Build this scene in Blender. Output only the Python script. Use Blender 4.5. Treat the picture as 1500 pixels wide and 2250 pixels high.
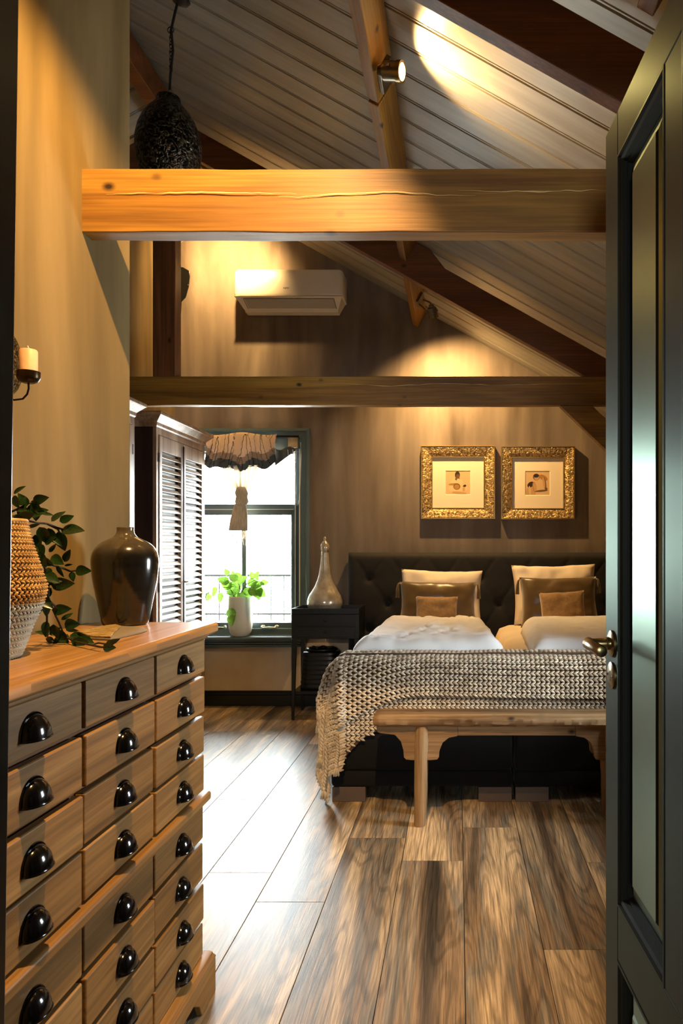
import bpy, bmesh, math, random
import numpy as np
from mathutils import Vector, Matrix, noise as mnoise
random.seed(7)
for o in list(bpy.data.objects): bpy.data.objects.remove(o)
scene = bpy.context.scene
C = scene.collection
# ------------------------------------------------------------------ camera
F = 1595.0; VX, VY = 1005.0, 1207.0; CH = 1.25
cam = bpy.data.cameras.new('camera'); camo = bpy.data.objects.new('camera', cam); C.objects.link(camo)
camo.location = (0, 0, CH); camo.rotation_euler = (math.pi/2, 0, 0)
cam.sensor_fit = 'VERTICAL'; cam.sensor_height = 36; cam.lens = 36*F/2250
cam.shift_x = -(VX-750)/2250; cam.shift_y = (VY-1125)/2250
cam.clip_start = 0.02
scene.camera = camo
# ------------------------------------------------------------------ sky, exposure
SKY = 26.0
w = bpy.data.worlds.new('sky'); scene.world = w; w.use_nodes = True
bg = w.node_tree.nodes['Background']; bg.inputs[0].default_value = (0.94, 0.97, 1.0, 1); bg.inputs[1].default_value = SKY
scene.view_settings.view_transform = 'Standard'; scene.view_settings.look = 'None'
scene.view_settings.exposure = 1.3; scene.view_settings.gamma = 1.0; scene.view_settings.use_curve_mapping = False
def portal(name, loc, rot, sx, sy):
    l = bpy.data.lights.new(name, 'AREA'); l.shape = 'RECTANGLE'; l.size = sx; l.size_y = sy
    l.cycles.is_portal = True
    o = bpy.data.objects.new(name, l); C.objects.link(o); o.location = loc; o.rotation_euler = rot
portal('window_daylight_portal', (-1.71, 5.97, 1.38), (-math.pi/2, 0, 0), 1.0, 1.6)
portal('side_window_daylight_portal', (1.77, 2.90, 1.225), (0, math.pi/2, 0), .75, .6)
portal('hall_window_daylight_portal', (0, -1.74, 1.45), (math.pi/2, 0, 0), .5, .6)
# ------------------------------------------------------------------ geometry helpers
def P(px, py, d): return Vector(((px-VX)*d/F, d, CH+(VY-py)*d/F))
BASE = {}
class MB:
    def __init__(s): s.v = []; s.f = []; s.m = []
    def add(s, vs, fs, mi=0):
        n = len(s.v); s.v += [tuple(v) for v in vs]
        for f in fs: s.f.append(tuple(i+n for i in f)); s.m.append(mi)
        return s
    def box(s, x0, x1, y0, y1, z0, z1, mi=0):
        return s.hexa([(x0,y0,z0),(x1,y0,z0),(x1,y1,z0),(x0,y1,z0),(x0,y0,z1),(x1,y0,z1),(x1,y1,z1),(x0,y1,z1)], mi)
    def hexa(s, v, mi=0):
        return s.add(v, [(0,3,2,1),(4,5,6,7),(0,1,5,4),(1,2,6,5),(2,3,7,6),(3,0,4,7)], mi)
    def prism(s, poly, fn, a, b, mi=0):   # poly 2D, fn(u,v,t)
        n = len(poly)
        vs = [fn(u, v, a) for u, v in poly]+[fn(u, v, b) for u, v in poly]
        fs = [tuple(range(n))[::-1], tuple(range(n, 2*n))]+[(i, (i+1) % n, n+(i+1) % n, n+i) for i in range(n)]
        return s.add(vs, fs, mi)
    def grid(s, rows, closed_u=False, closed_v=False, mi=0, cap=False):
        nr = len(rows); nc = len(rows[0]); vs = [p for r in rows for p in r]; fs = []
        for i in range(nr if closed_v else nr-1):
            for j in range(nc if closed_u else nc-1):
                a = i*nc+j; b = i*nc+(j+1) % nc; c = ((i+1) % nr)*nc+(j+1) % nc; d = ((i+1) % nr)*nc+j
                fs.append((a, b, c, d))
        if cap:
            fs.append(tuple(range(nc))[::-1]); fs.append(tuple((nr-1)*nc+j for j in range(nc)))
        return s.add(vs, fs, mi)
    def tube(s, pts, r, n=8, mi=0, cap=True):
        pts = [Vector(p) for p in pts]; rows = []
        up = Vector((0, 0, 1))
        for i, p in enumerate(pts):
            t = (pts[min(i+1, len(pts)-1)]-pts[max(i-1, 0)]).normalized()
            a = t.cross(up)
            if a.length < 1e-3: a = t.cross(Vector((0, 1, 0)))
            a.normalize(); b = t.cross(a).normalized()
            rr = r[i] if isinstance(r, (list, tuple)) else r
            rows.append([p+(a*math.cos(2*math.pi*k/n)+b*math.sin(2*math.pi*k/n))*rr for k in range(n)])
        return s.grid(rows, closed_u=True, mi=mi, cap=cap)
    def lathe(s, prof, c=(0,0,0), n=32, mi=0, axis=None, cap=True):
        c = Vector(c); rows = []
        if axis is None: ax = Vector((0,0,1)); a = Vector((1,0,0)); b = Vector((0,1,0))
        else:
            ax = Vector(axis).normalized(); a = ax.orthogonal().normalized(); b = ax.cross(a)
        for r, z in prof:
            rows.append([c+ax*z+(a*math.cos(2*math.pi*k/n)+b*math.sin(2*math.pi*k/n))*r for k in range(n)])
        return s.grid(rows, closed_u=True, mi=mi, cap=cap)
    def sweep(s, fn, u0, u1, v0, v1, prof, mi=0, cap=False, open_back=True):
        rows = []
        for ins, h in prof:
            rows.append([fn(u0+ins, v0+ins, h), fn(u1-ins, v0+ins, h), fn(u1-ins, v1-ins, h), fn(u0+ins, v1-ins, h)])
        n = len(s.v); s.grid(rows, closed_u=True, mi=mi)
        if cap:
            k = n+4*(len(rows)-1); s.f.append((k, k+1, k+2, k+3)); s.m.append(mi)
        return s
    def build(s, name, mats, parent=None, smooth=False, bevel=0, seg=2, base=None, sub=0, ang=None):
        me = bpy.data.meshes.new(name)
        if parent is not None: b = BASE[parent.name]
        elif base is not None: b = Vector(base)
        else:
            a = np.array(s.v); b = Vector(((a[:,0].min()+a[:,0].max())/2, (a[:,1].min()+a[:,1].max())/2, a[:,2].min()))
        me.from_pydata([tuple(Vector(v)-b) for v in s.v], [], s.f)
        if not isinstance(mats, (list, tuple)): mats = [mats]
        for m in mats: me.materials.append(m)
        if len(mats) > 1: me.polygons.foreach_set('material_index', s.m)
        bm = bmesh.new(); bm.from_mesh(me); bmesh.ops.recalc_face_normals(bm, faces=bm.faces); bm.to_mesh(me); bm.free()
        if smooth: me.polygons.foreach_set('use_smooth', [True]*len(me.polygons))
        o = bpy.data.objects.new(name, me); C.objects.link(o)
        if parent is not None: o.parent = parent
        else: o.location = b
        BASE[o.name] = b
        if bevel:
            m = o.modifiers.new('bevel', 'BEVEL'); m.width = bevel; m.segments = seg; m.limit_method = 'ANGLE'; m.angle_limit = math.radians(40)
            me.polygons.foreach_set('use_smooth', [True]*len(me.polygons)); m.harden_normals = True
        if sub:
            m = o.modifiers.new('sub', 'SUBSURF'); m.levels = sub; m.render_levels = sub
        if ang and smooth:
            try: me.set_sharp_from_angle(angle=math.radians(ang))
            except Exception: pass
        me.update()
        return o
LABELS = {}
def tag(o, label=None, cat=None, group=None, kind=None):
    if label: o['label'] = label
    if cat: o['category'] = cat
    if group: o['group'] = group
    if kind: o['kind'] = kind
    return o
def thing(name, loc, label, cat, group=None, kind=None):
    o = bpy.data.objects.new(name, None); C.objects.link(o); o.location = loc; o.empty_display_size = .05
    BASE[o.name] = Vector(loc); return tag(o, label, cat, group, kind)
def clone(o, parent, loc=None, rot=None, link_children=True):
    c = o.copy(); C.objects.link(c); c.parent = parent
    if loc is not None: c.location = loc
    BASE[c.name] = BASE.get(o.name, Vector())
    if link_children:
        for ch in list(o.children): clone(ch, c)
    return c
# ------------------------------------------------------------------ materials
def lin(h):
    h = h.lstrip('#'); out = []
    for i in (0, 2, 4):
        c = int(h[i:i+2], 16)/255; out.append(c/12.92 if c <= .04045 else ((c+.055)/1.055)**2.4)
    return (*out, 1)
MATS = {}
def nmat(name, cols, scale=(1,1,1), ns=5, detail=4, distort=0, rough=.5, metal=0, bump=0, bdist=.003, spec=.5,
         fine=None, coat=0, sheen=0, rand=0, rvar=0, knots=None, island=0, trans=0, alpha=1, emit=None, wave=None, rrough=0, trl=0):
    if name in MATS: return MATS[name]
    m = bpy.data.materials.new(name); m.use_nodes = True; MATS[name] = m
    nt = m.node_tree; N = nt.nodes; L = nt.links; b = N['Principled BSDF']
    b.inputs['Roughness'].default_value = rough; b.inputs['Metallic'].default_value = metal
    b.inputs['Specular IOR Level'].default_value = spec; b.inputs['Coat Weight'].default_value = coat
    b.inputs['Coat Roughness'].default_value = .15
    b.inputs['Sheen Weight'].default_value = sheen; b.inputs['Transmission Weight'].default_value = trans
    if isinstance(cols, str): cols = [(0, cols), (1, cols)]
    tc = N.new('ShaderNodeTexCoord'); mp = N.new('ShaderNodeMapping'); mp.inputs['Scale'].default_value = scale
    L.new(tc.outputs['Object'], mp.inputs['Vector']); vec = mp.outputs['Vector']
    oi = None
    if rand or rvar:
        oi = N.new('ShaderNodeObjectInfo')
        mu = N.new('ShaderNodeVectorMath'); mu.operation = 'MULTIPLY_ADD'
        cx = N.new('ShaderNodeCombineXYZ')
        for i, k in enumerate((37.0, 91.0, 53.0)):
            q = N.new('ShaderNodeMath'); q.operation = 'MULTIPLY'; q.inputs[1].default_value = k*rand; L.new(oi.outputs['Random'], q.inputs[0]); L.new(q.outputs[0], cx.inputs[i])
        ad = N.new('ShaderNodeVectorMath'); ad.operation = 'ADD'; L.new(vec, ad.inputs[0]); L.new(cx.outputs[0], ad.inputs[1]); vec = ad.outputs[0]
        N.remove(mu)
    no = N.new('ShaderNodeTexNoise'); no.inputs['Scale'].default_value = ns; no.inputs['Detail'].default_value = detail
    no.inputs['Distortion'].default_value = distort; L.new(vec, no.inputs['Vector'])
    rp = N.new('ShaderNodeValToRGB'); el = rp.color_ramp.elements
    while len(el) < len(cols): el.new(.5)
    for e, (p, h) in zip(el, cols): e.position = p; e.color = lin(h)
    L.new(no.outputs['Fac'], rp.inputs[0]); col = rp.outputs[0]; hgt = no.outputs['Fac']
    def mulcol(col, fac_socket, amount):
        mx = N.new('ShaderNodeMix'); mx.data_type = 'RGBA'; mx.blend_type = 'MULTIPLY'; mx.inputs[0].default_value = amount
        L.new(col, mx.inputs[6]); L.new(fac_socket, mx.inputs[7]); return mx.outputs[2]
    if wave:   # (scale vec, distortion, lo, hi, amount): ring lines of the grain
        mw = N.new('ShaderNodeMapping'); mw.inputs['Scale'].default_value = wave[0]; L.new(tc.outputs['Object'], mw.inputs['Vector'])
        src = mw.outputs[0]
        if rand:
            a2 = N.new('ShaderNodeVectorMath'); a2.operation = 'ADD'; L.new(src, a2.inputs[0]); L.new(cx.outputs[0], a2.inputs[1]); src = a2.outputs[0]
        wn = N.new('ShaderNodeTexNoise'); wn.inputs['Scale'].default_value = 1; wn.inputs['Detail'].default_value = 1.5; L.new(src, wn.inputs['Vector'])
        q = N.new('ShaderNodeMath'); q.operation = 'MULTIPLY'; q.inputs[1].default_value = wave[1]; L.new(wn.outputs['Fac'], q.inputs[0])
        sn = N.new('ShaderNodeMath'); sn.operation = 'SINE'; L.new(q.outputs[0], sn.inputs[0])
        r2 = N.new('ShaderNodeMapRange'); r2.inputs[1].default_value = -.9; r2.inputs[2].default_value = -.3; r2.inputs[3].default_value = wave[2]; r2.inputs[4].default_value = wave[3]
        L.new(sn.outputs[0], r2.inputs[0]); col = mulcol(col, r2.outputs[0], wave[4])
    if fine:   # (scale vec, lo, hi)
        m2 = N.new('ShaderNodeMapping'); m2.inputs['Scale'].default_value = fine[0]; L.new(tc.outputs['Object'], m2.inputs['Vector'])
        src = m2.outputs[0]
        if rand:
            a2 = N.new('ShaderNodeVectorMath'); a2.operation = 'ADD'; L.new(src, a2.inputs[0]); L.new(cx.outputs[0], a2.inputs[1]); src = a2.outputs[0]
        n2 = N.new('ShaderNodeTexNoise'); n2.inputs['Scale'].default_value = 1; n2.inputs['Detail'].default_value = 3; L.new(src, n2.inputs['Vector'])
        r2 = N.new('ShaderNodeMapRange'); r2.inputs[1].default_value = .35; r2.inputs[2].default_value = .65; r2.inputs[3].default_value = fine[1]; r2.inputs[4].default_value = fine[2]
        L.new(n2.outputs['Fac'], r2.inputs[0]); col = mulcol(col, r2.outputs[0], 1.0); hgt = n2.outputs['Fac']
    if knots:  # (scale vec, radius, dark hex)
        m3 = N.new('ShaderNodeMapping'); m3.inputs['Scale'].default_value = knots[0]; L.new(tc.outputs['Object'], m3.inputs['Vector'])
        vo = N.new('ShaderNodeTexVoronoi'); vo.inputs['Scale'].default_value = 1; L.new(m3.outputs[0], vo.inputs['Vector'])
        r3 = N.new('ShaderNodeMapRange'); r3.inputs[1].default_value = knots[1]*.3; r3.inputs[2].default_value = knots[1]; r3.inputs[3].default_value = 1; r3.inputs[4].default_value = 0
        L.new(vo.outputs['Distance'], r3.inputs[0])
        mx = N.new('ShaderNodeMix'); mx.data_type = 'RGBA'; L.new(r3.outputs[0], mx.inputs[0]); L.new(col, mx.inputs[6]); mx.inputs[7].default_value = lin(knots[2]); col = mx.outputs[2]
    if rvar or island:
        if rvar: src = oi.outputs['Random']; amt = rvar
        else:
            g = N.new('ShaderNodeNewGeometry'); src = g.outputs['Random Per Island']; amt = island
        r4 = N.new('ShaderNodeMapRange'); r4.inputs[3].default_value = 1-amt; r4.inputs[4].default_value = 1+amt*.6; L.new(src, r4.inputs[0])
        col = mulcol(col, r4.outputs[0], 1.0)
    L.new(col, b.inputs['Base Color'])
    if rrough:
        r5 = N.new('ShaderNodeMapRange'); r5.inputs[3].default_value = rough-rrough; r5.inputs[4].default_value = rough+rrough; L.new(hgt, r5.inputs[0]); L.new(r5.outputs[0], b.inputs['Roughness'])
    if bump:
        bp = N.new('ShaderNodeBump'); bp.inputs['Strength'].default_value = bump; bp.inputs['Distance'].default_value = bdist
        L.new(hgt, bp.inputs['Height']); L.new(bp.outputs[0], b.inputs['Normal'])
    if emit:
        b.inputs['Emission Color'].default_value = lin(emit[0]); b.inputs['Emission Strength'].default_value = emit[1]
    if trl:
        tb = N.new('ShaderNodeBsdfTranslucent'); L.new(col, tb.inputs[0]); ms = N.new('ShaderNodeMixShader'); ms.inputs[0].default_value = trl
        L.new(b.outputs[0], ms.inputs[1]); L.new(tb.outputs[0], ms.inputs[2]); L.new(ms.outputs[0], N['Material Output'].inputs[0])
    if alpha < 1: b.inputs['Alpha'].default_value = alpha
    return m
def glass_mat():
    m = bpy.data.materials.new('window_glass'); m.use_nodes = True; nt = m.node_tree; N = nt.nodes; L = nt.links
    N.remove(N['Principled BSDF']); out = N['Material Output']
    t = N.new('ShaderNodeBsdfTransparent'); t.inputs[0].default_value = (.95,.98,.97,1); g = N.new('ShaderNodeBsdfGlossy'); g.inputs['Roughness'].default_value = .02
    fr = N.new('ShaderNodeFresnel'); fr.inputs[0].default_value = 1.45; mx = N.new('ShaderNodeMixShader')
    L.new(fr.outputs[0], mx.inputs[0]); L.new(t.outputs[0], mx.inputs[1]); L.new(g.outputs[0], mx.inputs[2]); L.new(mx.outputs[0], out.inputs[0]); return m
M_glass = glass_mat()
M_wall = nmat('limewash_taupe', [(.28,'#544a42'),(.43,'#6f6359'),(.57,'#7d7166'),(.75,'#9a8d80')], scale=(2.2,2.2,.45), ns=1.6, detail=5, distort=.5, rough=.75, spec=.3, bump=.15, bdist=.004, fine=((9,9,.8),.86,1.1))
M_wall2 = nmat('limewash_sand', [(.28,'#4f4229'),(.43,'#6b5936'),(.56,'#78643f'),(.75,'#8f7a53')], scale=(2.2,2.2,.4), ns=1.6, detail=5, distort=.5, rough=.7, spec=.3, bump=.15, bdist=.004, fine=((9,9,.7),.86,1.1))
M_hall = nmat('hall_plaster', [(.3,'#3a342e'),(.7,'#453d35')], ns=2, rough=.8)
M_ceil = nmat('ceiling_paint', [(.3,'#8d897e'),(.5,'#9d998e'),(.7,'#a8a498')], scale=(.6,7,1), ns=2, detail=5, rough=.38, spec=.5, bump=.12, bdist=.003, rand=1, rvar=.06, fine=((3,60,3),.94,1.04))
def pine(name, cols, axis, rough=.5, rvar=0, rand=0, knot=True, bump=.25, coat=0):
    sc = {'x':(.5,8,8),'y':(8,.5,8),'z':(8,8,.5)}[axis]; f = {'x':(3,110,110),'y':(110,3,110),'z':(110,110,3)}[axis]; k = {'x':(5,7.5,7.5),'y':(7.5,5,7.5),'z':(7.5,7.5,5)}[axis]
    return nmat(name, cols, scale=sc, ns=1.3, detail=5, distort=.6, rough=rough, bump=bump, bdist=.002, fine=(f,.72,1.12), knots=(k,.12,'#2a160a') if knot else None, rvar=rvar, rand=rand, coat=coat)
OAK = [(.25,'#5f3d16'),(.45,'#82581f'),(.6,'#976d29'),(.8,'#ad8437')]
M_beam_x = pine('pine_beam_x', OAK, 'x'); M_beam_y = pine('pine_beam_y', OAK, 'y'); M_beam_z = pine('pine_beam_z', OAK, 'z')
M_rafter = pine('pine_rafter', [(.25,'#4d2810'),(.5,'#6e3d18'),(.8,'#8a5222')], 'x')
M_crack = nmat('lit_crack_edge', '#d9b57c', rough=.8)  # pale colour paints the light caught on the edge of a crack
M_floor = nmat('rustic_oak_plank', [(.30,'#3f3830'),(.39,'#6b5a49'),(.45,'#957b5f'),(.50,'#7e7568'),(.56,'#ab9274'),(.63,'#cdb08a'),(.72,'#a58d6e')],
    scale=(4.5,.4,1), ns=1.5, detail=9, distort=.7, rough=.4, spec=.34, bump=.2, bdist=.0015, rand=1, rvar=.22, fine=((240,7,1),.6,1.2), wave=((7,.7,1),95,.62,1.06,.75), knots=((3.4,1.1,1),.06,'#1c120b'))
M_slab = nmat('subfloor', '#2a221b', rough=.8)
M_door = nmat('black_green_lacquer', [(.3,'#0e0f0d'),(.7,'#131512')], scale=(20,20,1), ns=2, rough=.30, spec=.55, bump=.04, bdist=.002)
def lacquer(m):       # dark green-black lacquer; gloss tint paints in the garden's green reflection
    nt = m.node_tree; N = nt.nodes; L = nt.links; b = N['Principled BSDF']; b.inputs['Specular IOR Level'].default_value = .1; b.inputs['Roughness'].default_value = .6
    g = N.new('ShaderNodeBsdfGlossy'); g.inputs[0].default_value = (.76, 1, .84, 1); g.inputs['Roughness'].default_value = .32
    fr = N.new('ShaderNodeFresnel'); fr.inputs[0].default_value = 1.4; q = N.new('ShaderNodeMath'); q.operation = 'MULTIPLY'; q.inputs[1].default_value = .27; L.new(fr.outputs[0], q.inputs[0])
    ms = N.new('ShaderNodeMixShader'); L.new(q.outputs[0], ms.inputs[0]); L.new(b.outputs[0], ms.inputs[1]); L.new(g.outputs[0], ms.inputs[2]); L.new(ms.outputs[0], N['Material Output'].inputs[0])
lacquer(M_door)
M_frame = nmat('black_green_trim', [(.3,'#161a19'),(.7,'#1d2221')], ns=3, rough=.35)
M_win = nmat('slate_green_paint', [(.3,'#4c5c5f'),(.7,'#566669')], ns=3, rough=.35)
M_winw = nmat('off_white_bead', '#c9cdca', rough=.5)
M_brass = nmat('aged_brass', [(.3,'#7d6b45'),(.7,'#93805a')], ns=8, rough=.3, metal=1)
M_pewter = nmat('pewter', [(.3,'#a9a79c'),(.7,'#c4c2b6')], ns=8, rough=.3, metal=1)
M_steel = nmat('brushed_steel', [(.3,'#6d675d'),(.7,'#8d877b')], ns=30, scale=(1,1,8), rough=.32, metal=1)
M_iron = nmat('dark_iron', [(.3,'#17130f'),(.7,'#2a221a')], ns=10, rough=.45, metal=.7)
M_rope = nmat('black_cord', '#0d0b09', rough=.7)
PINE = [(.28,'#6c4e27'),(.43,'#8a6434'),(.57,'#9b7442'),(.75,'#b08a55')]
M_pine = pine('honey_pine', PINE, 'y', rough=.45, rvar=.1, rand=1, knot=False); M_pine_dk = pine('pine_carcass', [(.3,'#6b4522'),(.7,'#875c33')], 'y', rough=.55, knot=False)
M_pinetop = pine('pine_top', [(.25,'#8f6535'),(.5,'#a67a46'),(.8,'#ba915d')], 'y', rough=.35, coat=.15)
M_black = nmat('black_enamel', '#08080a', rough=.12, spec=.6, coat=.3)
M_ward = pine('limed_teak', [(.25,'#6d5038'),(.45,'#8b6b50'),(.6,'#a58a70'),(.8,'#bda78e')], 'z', rough=.45, knot=False)
M_wards = pine('dark_teak_side', [(.3,'#241410'),(.7,'#38211a')], 'z', rough=.5, knot=False)
M_slat = pine('limed_slat', [(.25,'#87705c'),(.5,'#a8947f'),(.8,'#c4b4a2')], 'y', rough=.4, rvar=.12, rand=1, knot=False)
M_bench = pine('weathered_elm', [(.25,'#4e3822'),(.4,'#7e5f3d'),(.55,'#977651'),(.75,'#b59670')], 'x', rough=.62, bump=.5)
M_benchleg = pine('weathered_elm_upright', [(.25,'#4e3822'),(.4,'#7e5f3d'),(.55,'#977651'),(.75,'#b59670')], 'z', rough=.62, bump=.5)
M_fab = nmat('charcoal_upholstery', [(.3,'#0d0d0e'),(.7,'#131213')], ns=260, detail=2, rough=.9, sheen=.05, spec=.25, bump=.2, bdist=.001)
M_head = nmat('dark_velvet', [(.3,'#0f0c0b'),(.7,'#171311')], ns=60, detail=2, rough=.8, sheen=.12)
M_plate = nmat('taupe_foot_plate', '#5a4a40', rough=.5)
M_white = nmat('white_cotton', [(.3,'#e6e6ea'),(.7,'#f2f2f4')], ns=6, rough=.85, sheen=.1, bump=.25, bdist=.006)
M_cream = nmat('cream_linen', [(.3,'#e2d2bd'),(.7,'#eee0cd')], ns=5, rough=.85, bump=.3, bdist=.006)
M_satin = nmat('bronze_satin', [(.3,'#54401f'),(.7,'#6a522b')], scale=(1,1,.4), ns=5, rough=.32, sheen=.5, bump=.1, bdist=.01)
M_gold = nmat('gold_velvet', [(.3,'#87643a'),(.7,'#a07a48')], ns=60, rough=.7, sheen=.5, bump=.2, bdist=.002)
M_knit = nmat('oatmeal_yarn', [(.25,'#b39d84'),(.5,'#d0bea6'),(.8,'#e6d9c5')], ns=14, detail=3, rough=.9, sheen=.2, island=.3)
M_knitu = nmat('knit_backing', [(.3,'#4a3626'),(.7,'#5f4a38')], ns=30, rough=.95)  # dark brown paints the shade in the gaps between stitches
M_tassel = nmat('tassel_yarn', [(.3,'#cbb79c'),(.7,'#e6d8c3')], scale=(30,30,1), ns=6, rough=.9)
M_glaze = nmat('dark_glaze', [(.3,'#121110'),(.55,'#1c1a17'),(.8,'#2a2620')], scale=(1,1,10), ns=4, detail=3, rough=.14, spec=.5, bump=.25, bdist=.003, coat=.4)
def glaze_run():      # the glaze thins to brown towards the neck (the vase's own colouring)
    nt = M_glaze.node_tree; N = nt.nodes; L = nt.links; b = N['Principled BSDF']; src = b.inputs['Base Color'].links[0].from_socket
    tc = N.new('ShaderNodeTexCoord'); sp = N.new('ShaderNodeSeparateXYZ'); L.new(tc.outputs['Object'], sp.inputs[0]); no = N.new('ShaderNodeTexNoise'); no.inputs['Scale'].default_value = 30; L.new(tc.outputs['Object'], no.inputs['Vector'])
    ad = N.new('ShaderNodeMath'); ad.operation = 'MULTIPLY_ADD'; ad.inputs[1].default_value = .03; L.new(no.outputs['Fac'], ad.inputs[0]); L.new(sp.outputs[2], ad.inputs[2])
    mr = N.new('ShaderNodeMapRange'); mr.inputs[1].default_value = .205; mr.inputs[2].default_value = .265; L.new(ad.outputs[0], mr.inputs[0])
    mx = N.new('ShaderNodeMix'); mx.data_type = 'RGBA'; L.new(mr.outputs[0], mx.inputs[0]); L.new(src, mx.inputs[6]); mx.inputs[7].default_value = lin('#4f4535'); L.new(mx.outputs[2], b.inputs['Base Color'])
glaze_run()
M_glazet = nmat('brown_glaze', [(.3,'#4c4233'),(.7,'#62543f')], scale=(1,1,10), ns=4, rough=.12, spec=.6, bump=.25, bdist=.003, coat=.4)
M_seag = nmat('seagrass', [(.3,'#9b6f34'),(.5,'#bd8d4a'),(.7,'#d6aa66')], ns=40, rough=.65, island=.25)
M_seagw = nmat('white_seagrass', [(.3,'#c9cbb9'),(.7,'#dfe2d3')], ns=40, rough=.65, island=.1)
M_bask = nmat('basket_inner', '#5c431f', rough=.9)
M_leaf = nmat('vine_leaf', [(.3,'#12240c'),(.6,'#1f3a12'),(.8,'#3d5c1c')], ns=12, rough=.3, rvar=.35, rand=1, trl=.15)
M_leafl = nmat('bright_leaf', [(.3,'#4f7f28'),(.6,'#7aa53e'),(.8,'#a8c868')], ns=12, rough=.35, rvar=.25, rand=1, trl=.3)
M_stem = nmat('vine_stem', '#241a10', rough=.6)
M_stemg = nmat('green_stem', '#3f5a24', rough=.6)
M_pot = nmat('pale_ceramic', [(.3,'#c4c1b3'),(.7,'#d2cfc2')], ns=4, rough=.45)
M_soil = nmat('brown_soil', '#4a3020', rough=.95, ns=60, bump=.6)
M_merc = nmat('mercury_glass', [(.3,'#a39784'),(.5,'#c4b9a6'),(.7,'#e0d8c8')], ns=14, detail=6, rough=.2, metal=.55, bump=.45, bdist=.004, rrough=.1)
M_blk = nmat('black_paint', [(.3,'#090a0b'),(.7,'#0e0f10')], ns=6, rough=.35)
M_bag = nmat('black_leather', '#0c0e12', rough=.3, ns=40, bump=.3, bdist=.002)
M_ac = nmat('white_plastic', '#e9e2d6', rough=.35)
M_acg = nmat('grey_plastic', '#b3aea3', rough=.4)
M_line = nmat('dark_seam', '#2c2824', rough=.7)
M_frm = nmat('embossed_champagne_gold', [(.35,'#6b5736'),(.5,'#a98c5b'),(.65,'#d8bc86')], ns=48, detail=3, distort=1.2, rough=.34, metal=.6, bump=1.0, bdist=.012)
M_frml = nmat('champagne_lip', '#a98c58', rough=.35, metal=.8)
M_mat = nmat('passepartout', '#ecdcc0', rough=.85)
M_wax = nmat('peach_wax', [(.3,'#d8a782'),(.7,'#e8bd9a')], ns=20, rough=.5, bump=.6, bdist=.004)
M_curt = [nmat('peach_linen', '#d8bda4', rough=.9, trl=.12), nmat('taupe_linen', '#a08874', rough=.9, trl=.1), nmat('slate_linen', '#4b4f50', rough=.9, trl=.1)]
M_scarf = nmat('oat_scarf', [(.3,'#a3937c'),(.7,'#bcae98')], scale=(20,20,4), ns=5, rough=.9, trl=.06)
M_sheer = nmat('sheer_strand', '#d9cdbb', rough=.9, trl=.5)
M_booka = nmat('booklet_cover', [(.35,'#6f5632'),(.5,'#9c8152'),(.7,'#b79d6c')], ns=30, distort=2, rough=.45, bump=.4)
M_bookb = nmat('booklet_edge', '#7d7160', rough=.6)
M_bulb = nmat('lit_bulb', '#fff0d0', emit=('#ffd79a', 30))
M_switch = nmat('beige_plate', [(.3,'#c9b187'),(.7,'#a58a60')], ns=20, rough=.5)
M_rail = nmat('garden_railing', '#171817', rough=1, spec=0)
M_terr = nmat('pale_terrace', [(.3,'#b9b6ac'),(.7,'#cfccc2')], ns=3, rough=.9)
M_hedge = nmat('hedge_leaf', [(.3,'#1c2416'),(.7,'#2c3820')], ns=8, rough=1, spec=0)
M_pink = nmat('white_chip', '#e8e4dc', rough=.6)
# ================================================================== room shell
XL, XR, YB, YF = -2.26, 1.60, 5.81, 0.72
RX, RZ, SL = -1.73, 3.974, .559
def roof(x): return RZ-SL*(x-RX) if x >= RX else RZ+SL*(x-RX)
XZ = lambda u, v, t: (u, t, v)
# floor with single planks
fl = MB().box(-2.3, 2.0, -1.6, YB+.1, -.08, -.012).build('floor', M_slab, base=(0, 0, 0)); tag(fl, 'rustic multi-tone oak plank floor', 'floor', kind='structure')
PW, PL = .2459, 1.85
joint = {-9:.6, -5:3.05, -4:3.63, -3:2.808, -2:2.573, -1:3.145, 0:2.915, 1:3.263, 2:2.268, 3:2.9, 4:3.4}
rj = random.Random(3)
for k in range(-10, 8):
    x0 = .0216+(k-1)*PW; x1 = x0+PW
    # column k = plank strip left edge; strips keyed to the seam positions seen in the photo
    off = joint.get(k, rj.uniform(2, 3.8)); y = off
    while y > -1.6: y -= PL
    while y < YB:
        a = max(y, -1.6); b = min(y+PL, YB)
        if b-a > .03 and x1 > XL and x0 < XR:
            g = .0009
            o = MB().box(max(x0, XL)+g, min(x1, XR)-g, a+g, b-g, -.012, 0).build('plank', M_floor, parent=fl, bevel=.0012, seg=1)
        y += PL
def slab(name, poly, y0, y1, m, label, base=(0,0,0)):
    o = MB().prism(poly, XZ, y0, y1).build(name, m, base=base); return tag(o, label, 'wall', kind='structure')
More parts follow.
